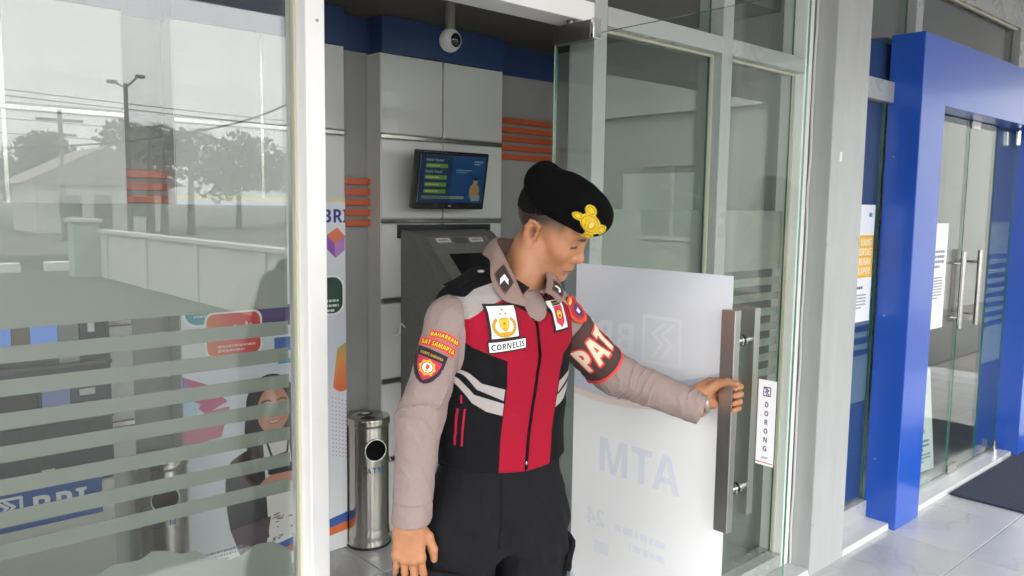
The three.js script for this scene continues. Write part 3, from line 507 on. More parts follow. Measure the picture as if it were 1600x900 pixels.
{
  const W = [[[-30, 7.2, 31], [8.4, 5.2, 30], [40, 4.8, 29]], [[-30, 6.9, 31], [8.4, 5.0, 30], [40, 4.5, 29]], [[-20, 4.2, 37], [8.7, 4.9, 37], [30, 4.0, 40]], [[-20, 3.8, 37], [8.7, 4.3, 37], [30, 3.3, 40]]];
  W.forEach((p, k) => { const g = new THREE.TubeGeometry(new THREE.CatmullRomCurve3(p.map((q, i) => new THREE.Vector3(q[0], q[1] - (i === 1 ? 0.0 : 0), q[2]))), 40, 0.018, 5); tag(mesh('power_line', g, M.black), ['upper of the two power lines crossing by the street lamp', 'lower of the two power lines crossing by the street lamp', 'upper power line strung from the wooden utility pole', 'lower power line strung from the wooden utility pole'][k], 'power line'); });
  const g = new THREE.TubeGeometry(new THREE.CatmullRomCurve3([[4.4, 3.0, 24], [6.3, 3.1, 20], [8.3, 3.62, 16.5], [9.4, 4.6, 14]].map((q) => new THREE.Vector3(...q))), 40, 0.024, 5); tag(mesh('power_line', g, M.black), 'black sagging cable rising toward the bank roof', 'cable');
}
function leafTree(name, label, x, z, h, w, seed, palm) {
  const t = thing(name, label, palm ? 'palm tree' : 'tree', [x, -0.15, z]), r = mulberry(seed), pos = [], col = [], V = THREE.Vector3;
  const q = (c, a, b, k) => { const s = [c.clone().sub(a), c.clone().add(b), c.clone().add(a), c.clone().sub(b)]; for (const i of [0, 1, 2, 0, 2, 3]) { pos.push(s[i].x, s[i].y, s[i].z); col.push(0.075 * k, 0.1 * k, 0.055 * k); } };
  mesh('trunk', rod([0, 0, 0], [0.1, h * 0.75, 0.05], 0.16 + h * 0.012, 8, 0.07), std([0.1, 0.08, 0.06], 0.9), t);
  if (palm) for (let f = 0; f < 16; f++) {
    const az = f * 2.4 + r(), el = 0.9 - 1.3 * r(), L = w * (0.8 + 0.3 * r());
    for (let s = 0; s < 14; s++) { const u = (s + 1) / 14, d = new V(Math.cos(az) * Math.cos(el), 0, Math.sin(az) * Math.cos(el)); const c = new V(0.1, h * 0.76, 0.05).addScaledVector(d, u * L).add(new V(0, L * (Math.sin(el) * u - 0.8 * u * u), 0)); const side = new V(-d.z, 0, d.x); for (const g of [-1, 1]) q(c.clone().addScaledVector(side, g * 0.22), side.clone().multiplyScalar(0.24).add(new V(0, -0.1, 0)), d.clone().multiplyScalar(0.05), 0.7 + 0.6 * r()); }
  } else {
    const cl = Array.from({ length: 16 }, () => [new V((r() - 0.5) * w * 1.4, h * (0.45 + 0.45 * r()), (r() - 0.5) * w * 1.4), w * (0.22 + 0.2 * r()), 0.6 + 0.7 * r()]);
    for (const [c, R, k] of cl) for (let i = 0; i < 110; i++) { const u = 2 * r() - 1, a = r() * 6.283, m = R * (0.5 + 0.55 * Math.cbrt(r())), s = Math.sqrt(1 - u * u), p = c.clone().add(new V(s * Math.cos(a) * m, u * m * 0.8, s * Math.sin(a) * m)), d = new V(r() - 0.5, r() - 0.5, r() - 0.5).normalize(), e = new V(r() - 0.5, r() - 0.5, r() - 0.5).cross(d).normalize(); q(p, d.multiplyScalar(0.26), e.multiplyScalar(0.14), k * (0.7 + 0.6 * r())); }
  }
  const g = new THREE.BufferGeometry(); g.setAttribute('position', new THREE.Float32BufferAttribute(pos, 3)); g.setAttribute('color', new THREE.Float32BufferAttribute(col, 3)); g.computeVertexNormals();
  mesh('crown', g, std([1, 1, 1], 0.8, { vertexColors: true }), t);
}
leafTree('palm_tree', 'tallest dark palm right behind the street lamp', 12.6, 38, 6.6, 2.2, 51, true);
leafTree('palm_tree', 'shorter dark palm beside the street lamp', 13.9, 40, 5.9, 2.0, 52, true);
leafTree('palm_tree', 'palm nearest the small white house', 15.6, 41, 6.9, 2.1, 53, true);
[[17.5, 52, 6.8, 3.2], [13.2, 56, 6.0, 3.2], [22, 50, 6.2, 3.4], [26.5, 52, 6.0, 3.6], [31, 54, 5.6, 3.4], [37, 55, 5.6, 3.6], [9, 62, 5.6, 3.5], [44, 58, 5.8, 3.8]].forEach(([x, z, h, w], k) => leafTree('leafy_tree', ['bushy tree behind the palms', 'bushy tree just behind the small house', 'broad tree right of the palms', 'tallest bushy tree in the far row', 'round tree in middle of the far row', 'wide tree near the row end', 'distant tree left of the small house', 'last tree at far end of the row'][k], x, z, h, w, 61 + k));
{
  const t = thing('added_reflection_building', 'added two storey grey building out of view beyond the porch, darkening the pane reflections', 'building', [15, -0.15, 3.6]);  // building added out of view so the panes reflect a calm mid-grey
  const wl = std([0.46, 0.47, 0.44], 0.9, { map: TX.dirt }), gl = phys([0.24, 0.26, 0.25], 0.2), fr = std([0.5, 0.5, 0.48], 0.6);
  mesh('wall', box(0, 13, 0, 8, 0, 14), wl, t); mesh('roof', box(-0.7, 13.7, 8.0, 8.25, -0.7, 14.7, 0.02), std([0.3, 0.29, 0.27], 0.9), t); mesh('floor_band', box(-0.12, -0.001, 3.9, 4.2, 0, 14), fr, t);
  for (const y of [1.1, 5.0]) for (let k = 0; k < 4; k++) { const w = mesh('window', box(-0.03, 0.02, y, y + 1.6, 1.2 + k * 3.6, 3.0 + k * 3.6), gl, t); mesh('frame', [box(-0.06, -0.031, y - 0.08, y, 1.12 + k * 3.6, 3.08 + k * 3.6), box(-0.06, -0.031, y + 1.6, y + 1.68, 1.12 + k * 3.6, 3.08 + k * 3.6), box(-0.06, -0.031, y, y + 1.6, 2.06 + k * 3.6, 2.14 + k * 3.6)], fr, w); }
}
scene.fog = new THREE.FogExp2(new THREE.Color().setRGB(0.9, 0.92, 0.94), 0.004);
// ------------------------------------------------------------------ the man in the doorway
const V3 = (x, y, z) => [x, y, z];
const clamp = (v, a, b) => Math.min(b, Math.max(a, v)), mix = (a, b, t) => a + (b - a) * t;
const sstep = (a, b, x) => { const t = clamp((x - a) / (b - a), 0, 1); return t * t * (3 - 2 * t); };
const smin = (a, b, k) => { const h = Math.max(k - Math.abs(a - b), 0) / k; return Math.min(a, b) - h * h * k * 0.25; };
const smax = (a, b, k) => -smin(-a, -b, k);
function cap(x, y, z, A, B, ra, rb) {
  const bx = B[0] - A[0], by = B[1] - A[1], bz = B[2] - A[2], px = x - A[0], py = y - A[1], pz = z - A[2];
  const t = clamp((px * bx + py * by + pz * bz) / (bx * bx + by * by + bz * bz), 0, 1);
  return Math.hypot(px - bx * t, py - by * t, pz - bz * t) - mix(ra, rb, t);
}
function ell(x, y, z, c, r) { const a = (x - c[0]) / r[0], b = (y - c[1]) / r[1], d = (z - c[2]) / r[2], k0 = Math.hypot(a, b, d), k1 = Math.hypot(a / r[0], b / r[1], d / r[2]); return k1 < 1e-9 ? -Math.min(...r) : (k0 * (k0 - 1)) / k1; }
const sph = (x, y, z, c, r) => Math.hypot(x - c[0], y - c[1], z - c[2]) - r;
// smooth 3-D value noise, -1..1
const NL = (() => { const r = mulberry(99); return Array.from({ length: 4096 }, () => r() * 2 - 1); })();
function noise3(x, y, z) {
  const i = Math.floor(x), j = Math.floor(y), k = Math.floor(z); let u = x - i, v = y - j, w = z - k; u = u * u * (3 - 2 * u); v = v * v * (3 - 2 * v); w = w * w * (3 - 2 * w);
  const L = (a, b, c) => NL[((i + a) & 15) | (((j + b) & 15) << 4) | (((k + c) & 15) << 8)];
  return mix(mix(mix(L(0, 0, 0), L(1, 0, 0), u), mix(L(0, 1, 0), L(1, 1, 0), u), v), mix(mix(L(0, 0, 1), L(1, 0, 1), u), mix(L(0, 1, 1), L(1, 1, 1), u), v), w);
}
function grad(f, x, y, z, e = 5e-4) { const a = f(x + e, y, z) - f(x - e, y, z), b = f(x, y + e, z) - f(x, y - e, z), c = f(x, y, z + e) - f(x, y, z - e), l = Math.hypot(a, b, c) || 1; return [a / l, b / l, c / l, l / (2 * e)]; }
// surface nets over a box; vertices are pulled onto the surface, normals come from the field
function nets(f, lo, hi, cell, color) {
  const n = [0, 1, 2].map((k) => Math.ceil((hi[k] - lo[k]) / cell) + 1), [nx, ny, nz] = n, F0 = new Float32Array(nx * ny * nz), at = (i, j, k) => i + nx * (j + ny * k);
  for (let k = 0; k < nz; k++) for (let j = 0; j < ny; j++) for (let i = 0; i < nx; i++) F0[at(i, j, k)] = f(lo[0] + i * cell, lo[1] + j * cell, lo[2] + k * cell);
  const id = new Int32Array(nx * ny * nz).fill(-1), P = [], N = [], C = [], I = [];
  for (let k = 0; k < nz - 1; k++) for (let j = 0; j < ny - 1; j++) for (let i = 0; i < nx - 1; i++) {
    let inside = 0; const v = []; for (let c = 0; c < 8; c++) { const q = F0[at(i + (c & 1), j + ((c >> 1) & 1), k + (c >> 2))]; v.push(q); if (q < 0) inside++; }
    if (inside === 0 || inside === 8) continue;
    let sx = 0, sy = 0, sz = 0, m = 0;
    for (let a = 0; a < 8; a++) for (const b of [a | 1, a | 2, a | 4]) if (b !== a && (v[a] < 0) !== (v[b] < 0)) { const t = v[a] / (v[a] - v[b]); sx += (a & 1) + ((b & 1) - (a & 1)) * t; sy += ((a >> 1) & 1) + (((b >> 1) & 1) - ((a >> 1) & 1)) * t; sz += (a >> 2) + ((b >> 2) - (a >> 2)) * t; m++; }
    let x = lo[0] + (i + sx / m) * cell, y = lo[1] + (j + sy / m) * cell, z = lo[2] + (k + sz / m) * cell;
    for (let it = 0; it < 2; it++) { const g = grad(f, x, y, z), d = clamp(f(x, y, z) / Math.max(g[3], 0.3), -cell * 0.5, cell * 0.5); x -= g[0] * d; y -= g[1] * d; z -= g[2] * d; }
    const g = grad(f, x, y, z, 8e-4); id[at(i, j, k)] = P.length / 3; P.push(x, y, z); N.push(g[0], g[1], g[2]);
    if (color) C.push(...color(x, y, z, g));
  }
  const quad = (a, b, c, d, flip) => { if (a < 0 || b < 0 || c < 0 || d < 0) return; if (flip) I.push(a, c, b, a, d, c); else I.push(a, b, c, a, c, d); };
  for (let k = 1; k < nz - 1; k++) for (let j = 1; j < ny - 1; j++) for (let i = 1; i < nx - 1; i++) {
    const s = F0[at(i, j, k)] < 0;
    if (s !== F0[at(i + 1, j, k)] < 0) quad(id[at(i, j - 1, k - 1)], id[at(i, j, k - 1)], id[at(i, j, k)], id[at(i, j - 1, k)], !s);
    if (s !== F0[at(i, j + 1, k)] < 0) quad(id[at(i - 1, j, k - 1)], id[at(i - 1, j, k)], id[at(i, j, k)], id[at(i, j, k - 1)], !s);
    if (s !== F0[at(i, j, k + 1)] < 0) quad(id[at(i - 1, j - 1, k)], id[at(i, j - 1, k)], id[at(i, j, k)], id[at(i - 1, j, k)], !s);
  }
  const g = new THREE.BufferGeometry();
  g.setAttribute('position', new THREE.Float32BufferAttribute(P, 3)); g.setAttribute('normal', new THREE.Float32BufferAttribute(N, 3)); if (color) g.setAttribute('color', new THREE.Float32BufferAttribute(C, 3)); g.setIndex(I);
  const uv = new Float32Array(P.length / 3 * 2); for (let i = 0; i < P.length / 3; i++) { uv[2 * i] = P[3 * i] * 0.745 + P[3 * i + 2] * 0.667; uv[2 * i + 1] = P[3 * i + 1]; } g.setAttribute('uv', new THREE.BufferAttribute(uv, 2));
  return g;
}
// walk from a point along a direction until the surface is met
function cast(f, o, d, far = 0.5) { let t = 0; for (let i = 0; i < 200 && t < far; i++) { const v = f(o[0] + d[0] * t, o[1] + d[1] * t, o[2] + d[2] * t); if (v < 2e-4) break; t += Math.max(v * 0.6, 3e-4); } return [o[0] + d[0] * t, o[1] + d[1] * t, o[2] + d[2] * t]; }
// a thin patch that lies on a surface: start(u, v) gives a point outside and a direction; outline keeps (u, v) inside a shape
function patch(f, start, nu, nv, lift, thick, inside) {
  const P = [], U = [], I = [], ok = [];
  for (let s = 0; s < 2; s++) for (let j = 0; j <= nv; j++) for (let i = 0; i <= nu; i++) {
    const u = i / nu, v = j / nv, [o, d] = start(u, v), p = cast(f, o, d), g = grad(f, ...p, 3e-3), h = lift + (s ? 0 : thick);
    P.push(p[0] + g[0] * h, p[1] + g[1] * h, p[2] + g[2] * h); U.push(u, 1 - v);
  }
  const at = (i, j, s) => s * (nu + 1) * (nv + 1) + j * (nu + 1) + i, use = (i, j) => i >= 0 && j >= 0 && i < nu && j < nv && (!inside || inside((i + 0.5) / nu, (j + 0.5) / nv));
  for (let j = 0; j < nv; j++) for (let i = 0; i < nu; i++) if (use(i, j)) {
    I.push(at(i, j, 0), at(i, j + 1, 0), at(i + 1, j + 1, 0), at(i, j, 0), at(i + 1, j + 1, 0), at(i + 1, j, 0));
    const wall = (a, b) => I.push(at(...a, 0), at(...b, 0), at(...b, 1), at(...a, 0), at(...b, 1), at(...a, 1));
    if (!use(i - 1, j)) wall([i, j + 1], [i, j]); if (!use(i + 1, j)) wall([i + 1, j], [i + 1, j + 1]); if (!use(i, j - 1)) wall([i, j], [i + 1, j]); if (!use(i, j + 1)) wall([i + 1, j + 1], [i, j + 1]);
  }
  const g = new THREE.BufferGeometry(); g.setAttribute('position', new THREE.Float32BufferAttribute(P, 3)); g.setAttribute('uv', new THREE.Float32BufferAttribute(U, 2)); g.setIndex(I);
  const q = g.toNonIndexed(); q.computeVertexNormals(); return smoothTop(q);
}
function smoothTop(g) { // smooth normals where neighbouring faces bend little
  const p = g.attributes.position, n = g.attributes.normal, m = new Map(), key = (i) => `${Math.round(p.getX(i) * 2e4)},${Math.round(p.getY(i) * 2e4)},${Math.round(p.getZ(i) * 2e4)}`;
  for (let i = 0; i < p.count; i++) { const k = key(i); if (!m.has(k)) m.set(k, []); m.get(k).push(i); }
  const out = new Float32Array(p.count * 3);
  for (const l of m.values()) for (const i of l) { let x = 0, y = 0, z = 0; for (const j of l) if (n.getX(i) * n.getX(j) + n.getY(i) * n.getY(j) + n.getZ(i) * n.getZ(j) > 0.5) { x += n.getX(j); y += n.getY(j); z += n.getZ(j); } const s = Math.hypot(x, y, z) || 1; out.set([x / s, y / s, z / s], 3 * i); }
  g.setAttribute('normal', new THREE.BufferAttribute(out, 3)); return g;
}
const person = thing('person', 'man in black beret, red and black vest opening the glass door', 'person', [1.233, -0.03, 0.281]);

// --- joints, in metres from the point on the floor below him; he faces +z, +x is his left
const J = { shR: V3(-0.168, 1.374, -0.016), elR: V3(-0.243, 1.166, -0.025), wrR: V3(-0.277, 0.925, -0.018), shL: V3(0.146, 1.384, -0.034), elL: V3(0.343, 1.198, 0.012), wrL: V3(0.487, 1.116, 0.188), hipR: V3(-0.125, 0.92, -0.04), hipL: V3(0.05, 0.92, 0.0), knR: V3(-0.178, 0.49, 0.03), knL: V3(0.058, 0.49, 0.045), anR: V3(-0.17, 0.09, 0.02), anL: V3(0.07, 0.09, -0.06) };
// --- torso: stacked rounded sections with a twist towards the hips
const TY = [0.86, 0.94, 1.0, 1.04, 1.12, 1.22, 1.30, 1.36, 1.40, 1.435, 1.465, 1.49], TA = [0.130, 0.142, 0.150, 0.155, 0.154, 0.164, 0.176, 0.184, 0.176, 0.142, 0.085, 0.055], TB = [0.088, 0.105, 0.113, 0.115, 0.112, 0.121, 0.127, 0.118, 0.105, 0.086, 0.066, 0.05];
function lerpT(T, y) { if (y <= TY[0]) return T[0]; for (let i = 1; i < TY.length; i++) if (y <= TY[i]) { let t = (y - TY[i - 1]) / (TY[i] - TY[i - 1]); return mix(T[i - 1], T[i], t); } return T[T.length - 1]; }
const TCX = -0.018, TCZ = -0.015, twist = (y) => (-12 * Math.PI / 180) * clamp((1.30 - y) / 0.27, 0, 1);
function local(x, y, z) { const t = twist(y), a = x - TCX, b = z - TCZ; return [a * Math.cos(t) - b * Math.sin(t), a * Math.sin(t) + b * Math.cos(t)]; }
function unlocal(lx, y, lz) { const t = twist(y); return [TCX + lx * Math.cos(t) + lz * Math.sin(t), y, TCZ - lx * Math.sin(t) + lz * Math.cos(t)]; }
function torso(x, y, z, grow = 0) {
  const [lx, lz] = local(x, y, z), a = lerpT(TA, y) + grow, b = lerpT(TB, y) + grow, n = 2.3;
  return Math.max((Math.pow(Math.pow(Math.abs(lx) / a, n) + Math.pow(Math.abs(lz) / b, n), 1 / n) - 1) * Math.min(a, b) * 0.9, y - 1.49, 0.84 - y);
}
// --- head: own axes, turned to his left, bowed and tilted
const HEAD = new THREE.Matrix4(); { const r = Math.PI / 180; HEAD.makeRotationY(26.5 * r).multiply(new THREE.Matrix4().makeRotationX(28.9 * r)).multiply(new THREE.Matrix4().makeRotationZ(8.8 * r)); HEAD.scale(new THREE.Vector3(0.94, 0.94, 0.94)); HEAD.setPosition(0.104, 1.579, 0.015); }
const HINV = HEAD.clone().invert().elements, HE = HEAD.elements;
const toHead = (x, y, z) => [HINV[0] * x + HINV[4] * y + HINV[8] * z + HINV[12], HINV[1] * x + HINV[5] * y + HINV[9] * z + HINV[13], HINV[2] * x + HINV[6] * y + HINV[10] * z + HINV[14]];
const NECK_A = V3(0.012, 1.40, -0.022), NECK_B = V3(0.074, 1.535, -0.008);
const earChain = (s) => [[0.0745, 0.004, 0.008], [0.079, 0.022, 0.006], [0.083, 0.031, -0.006], [0.086, 0.027, -0.018], [0.086, 0.010, -0.022], [0.082, -0.008, -0.018], [0.078, -0.022, -0.008], [0.0745, -0.033, -0.001]].map(([x, y, z]) => [s * (x - 0.003), y - 0.007, z - 0.008]);
const EARS = [earChain(-1), earChain(1)];
function headLocal(x, y, z) {
  const ax = Math.abs(x);
  let d = ell(x, y, z, [0, 0.046, -0.006], [0.0755, 0.088, 0.1]);
  d = smin(d, ell(x, y, z, [0, -0.004, 0.038], [0.0645, 0.08, 0.058]), 0.03);
  d = smin(d, ell(x, y, z, [0, -0.058, 0.04], [0.05, 0.045, 0.05]), 0.03);
  d = smin(d, cap(ax, y, z, [0.05, -0.05, 0.012], [0.014, -0.093, 0.075], 0.02, 0.0165), 0.025);
  d = smin(d, sph(ax, y, z, [0.047, -0.018, 0.062], 0.021), 0.03);
  d = smin(d, sph(x, y, z, [0, -0.094, 0.079], 0.0165), 0.014);
  d = smin(d, cap(ax, y, z, [0.043, 0.027, 0.07], [0.012, 0.029, 0.087], 0.009, 0.010), 0.018);
  d = smax(d, -sph(ax, y, z, [0.033, 0.007, 0.106], 0.0165), 0.02);
  d = smin(d, cap(x, y, z, [0, 0.014, 0.086], [0, -0.024, 0.1035], 0.0085, 0.010), 0.014);
  d = smin(d, sph(x, y, z, [0, -0.0305, 0.1055], 0.0112), 0.01);
  d = smin(d, sph(ax, y, z, [0.0145, -0.035, 0.0945], 0.0088), 0.009);
  d = smax(d, -sph(ax, y, z, [0.007, -0.0445, 0.103], 0.004), 0.004);
  d = smin(d, ell(x, y, z, [0, -0.062, 0.087], [0.026, 0.02, 0.014]), 0.012);
  d = smin(d, cap(ax, y, z, [0.001, -0.0615, 0.0985], [0.021, -0.0665, 0.087], 0.0052, 0.003), 0.005);
  d = smin(d, cap(ax, y, z, [0.0, -0.0745, 0.097], [0.018, -0.0705, 0.088], 0.0068, 0.003), 0.006);
  d = smax(d, -cap(ax, y, z, [0, -0.0675, 0.106], [0.024, -0.0695, 0.0915], 0.0022, 0.0012), 0.003);
  d = smax(d, -cap(x, y, z, [-0.014, -0.0845, 0.1], [0.014, -0.0845, 0.1], 0.0055, 0.0055), 0.012);
  // lowered eyelids over the eyeballs
  d = smin(d, ell(ax, y, z, [0.032, 0.007, 0.0775], [0.0155, 0.0125, 0.0125]), 0.005);
  d = smax(d, -cap(ax, y, z, [0.021, -0.001, 0.0915], [0.044, 0.0005, 0.0845], 0.0018, 0.0016), 0.003);
  // ears
  const E = x < 0 ? EARS[0] : EARS[1], sx = x < 0 ? -1 : 1;
  if (ax > 0.055) {
    let e = ell(x, y, z, [sx * 0.0775, -0.007, -0.015], [0.0065, 0.029, 0.0165]);
    for (let i = 0; i < E.length - 1; i++) e = smin(e, cap(x, y, z, E[i], E[i + 1], 0.004, 0.004), 0.005);
    e = smin(e, sph(x, y, z, [sx * 0.0765, -0.038, -0.008], 0.008), 0.008);
    e = smax(e, -ell(x, y, z, [sx * 0.0845, -0.003, -0.011], [0.0095, 0.0185, 0.0098]), 0.003);
    e = smin(e, cap(x, y, z, [sx * 0.0745, -0.017, -0.001], [sx * 0.076, -0.005, -0.001], 0.0045, 0.004), 0.005);
    d = smin(d, e, 0.006);
  }
  return d;
}
const HAIRLINE = (x, y, z) => mix(0.045, -0.02, sstep(0.035, -0.055, z));
// --- hands
// right hand hangs at his side, back to the viewer; axes: a to the thumb, n out of the back of the hand, w down the fingers
const HS = 0.9, RH = { o: V3(-0.277, 0.951, -0.018), a: [0.74, 0.05, 0.67], n: [-0.66, 0.1, 0.745], w: [0.03, -0.995, 0.03] };
const rh = (a, w, n) => [0, 1, 2].map((k) => RH.o[k] + (RH.a[k] * a + RH.w[k] * w + RH.n[k] * n) * HS);
const fingersR = [[0.026, 0.098, 0.0092, [0.042, 0.025, 0.02]], [0.006, 0.101, 0.0096, [0.046, 0.028, 0.021]], [-0.0145, 0.097, 0.0091, [0.042, 0.026, 0.02]], [-0.0325, 0.088, 0.0079, [0.033, 0.02, 0.018]]].map(([a, w, r, L], k) => { const p = [[a * 0.45, 0.02, 0], [a, w, 0.004]]; let A = a, W = w, N = 0.004, ang = 0.25; for (const l of L) { A += (k - 1.5) * -0.0022; W += l * Math.cos(ang); N -= l * Math.sin(ang); p.push([A, W, N]); ang += 0.35; } return { p: p.map((q) => rh(...q)), r }; });
const thumbR = { p: [[0.016, 0.018, -0.008], [0.044, 0.052, -0.014], [0.055, 0.085, -0.016], [0.056, 0.112, -0.02]].map((q) => rh(...q)), r: 0.011 };
function handR(x, y, z) {
  let d = cap(x, y, z, rh(0, -0.06, 0), rh(0, 0.015, 0), 0.0275, 0.0245);
  d = smin(d, ell2(x, y, z, RH, 0.0, 0.052, -0.003, 0.039, 0.056, 0.0165), 0.034);
  for (const f of fingersR) { d = smin(d, cap(x, y, z, f.p[0], f.p[1], 0.0105, f.r + 0.0018), 0.011); let e = 1; for (let i = 1; i < 4; i++) e = smin(e, cap(x, y, z, f.p[i], f.p[i + 1], f.r * (1.02 - 0.07 * i), f.r * (0.95 - 0.07 * i)), 0.003); d = smin(d, e, 0.0045); d = smin(d, sph(x, y, z, f.p[1], f.r + 0.0022), 0.006); }
  const t = thumbR; let e = cap(x, y, z, t.p[0], t.p[1], 0.0155, 0.0125); e = smin(e, cap(x, y, z, t.p[1], t.p[2], 0.0115, 0.0102), 0.004); e = smin(e, cap(x, y, z, t.p[2], t.p[3], 0.0105, 0.0075), 0.004);
  return smin(d, e, 0.007);
}
function ell2(x, y, z, H, a, w, n, ra, rw, rn) { const p = [x - H.o[0], y - H.o[1], z - H.o[2]], D = (k) => p[0] * k[0] + p[1] * k[1] + p[2] * k[2]; return ell(D(H.a) / HS, D(H.w) / HS, D(H.n) / HS, [a, w, n], [ra, rw, rn]) * HS; }
// left hand closed round the upright door handle; grip point in the middle of the bar
const GP = V3(0.55, 1.152, 0.233);
const gl = (x, y, z) => [GP[0] + x, GP[1] + y, GP[2] + z];
const fingersL = [[0.027, 0.0088, 0], [0.0075, 0.0091, 0.002], [-0.0125, 0.0087, 0], [-0.031, 0.0078, -0.004]].map(([h, r, k]) => ({ r, p: [gl(-0.014, h * 0.95, -0.044), gl(0.0235, h, -0.029), gl(0.0245, h - 0.001, 0.010 + k), gl(0.004, h - 0.003, 0.0325 + k * 0.6), gl(-0.021, h - 0.004, 0.033 + k * 0.4)] }));
const thumbL = [gl(-0.048, 0.006, -0.034), gl(-0.036, 0.028, -0.012), gl(-0.031, 0.038, 0.016), gl(-0.0285, 0.037, 0.042)];
const WL = J.wrL;
function handL(x, y, z) {
  let d = cap(x, y, z, [WL[0] - 0.05, WL[1] + 0.026, WL[2] - 0.055], gl(-0.056, -0.013, -0.05), 0.0285, 0.0245);
  for (const f of fingersL) d = smin(d, cap(x, y, z, gl(-0.05, (f.p[0][1] - GP[1]) * 0.55 - 0.004, -0.052), f.p[0], 0.0165, 0.0125), 0.016);
  d = smin(d, cap(x, y, z, gl(-0.05, -0.022, -0.036), gl(-0.024, -0.03, -0.028), 0.0155, 0.0125), 0.014);
  for (const f of fingersL) { let e = 1; for (let i = 0; i < 4; i++) e = smin(e, cap(x, y, z, f.p[i], f.p[i + 1], f.r * (1.12 - 0.07 * i), f.r * (1.05 - 0.07 * i)), 0.003); d = smin(d, e, 0.003); }
  let t = cap(x, y, z, thumbL[0], thumbL[1], 0.0165, 0.0128); t = smin(t, cap(x, y, z, thumbL[1], thumbL[2], 0.0118, 0.0103), 0.004); t = smin(t, cap(x, y, z, thumbL[2], thumbL[3], 0.0108, 0.0078), 0.004);
  d = smin(d, t, 0.010);
  // the flesh gives way to the bar it holds
  const bx = Math.abs(x - GP[0]) - 0.0127, bz = Math.abs(z - GP[2]) - 0.0207; return Math.max(d, -Math.max(bx, bz));
}
function neckD(x, y, z) { let d = cap(x, y, z, NECK_A, NECK_B, 0.0585, 0.048); const h = toHead(x, y, z); return d; }
function headWorld(x, y, z) { const h = toHead(x, y, z); let d = headLocal(h[0], h[1], h[2]) * 0.94; d = smin(d, neckD(x, y, z), 0.022); d = smin(d, cap(x, y, z, V3(-0.03, 1.425, 0.035), [HE[0] * -0.042 + HE[4] * -0.052 + HE[8] * -0.024 + HE[12], HE[1] * -0.042 + HE[5] * -0.052 + HE[9] * -0.024 + HE[13], HE[2] * -0.042 + HE[6] * -0.052 + HE[10] * -0.024 + HE[14]], 0.010, 0.014), 0.024); return d; }
function bodyInner(x, y, z) {
  let d = Math.max(torso(x, y, z, -0.022), 0.9 - y);
  d = smin(d, cap(x, y, z, NECK_A, NECK_B, 0.058, 0.05), 0.03);
  d = smin(d, cap(x, y, z, J.shR, J.elR, 0.044, 0.036), 0.03); d = smin(d, cap(x, y, z, J.elR, J.wrR, 0.036, 0.026), 0.01);
  d = smin(d, cap(x, y, z, J.shL, J.elL, 0.044, 0.036), 0.03); d = smin(d, cap(x, y, z, J.elL, J.wrL, 0.036, 0.026), 0.01);
  d = smin(d, cap(x, y, z, J.hipR, J.knR, 0.072, 0.05), 0.03); d = smin(d, cap(x, y, z, J.knR, J.anR, 0.048, 0.035), 0.01);
  d = smin(d, cap(x, y, z, J.hipL, J.knL, 0.072, 0.05), 0.03); d = smin(d, cap(x, y, z, J.knL, J.anL, 0.048, 0.035), 0.01);
  return d;
}
const SKIN = [0.445, 0.2, 0.098];
const blot = (x, y, z) => 1 + 0.07 * noise3(x * 45, y * 45, z * 45) + 0.05 * noise3(x * 130, y * 130, z * 130) + 0.04 * noise3(x * 330, y * 330, z * 330);
function skinColor(x, y, z) { const k = blot(x, y, z); return [SKIN[0] * k, SKIN[1] * k, SKIN[2] * k]; }
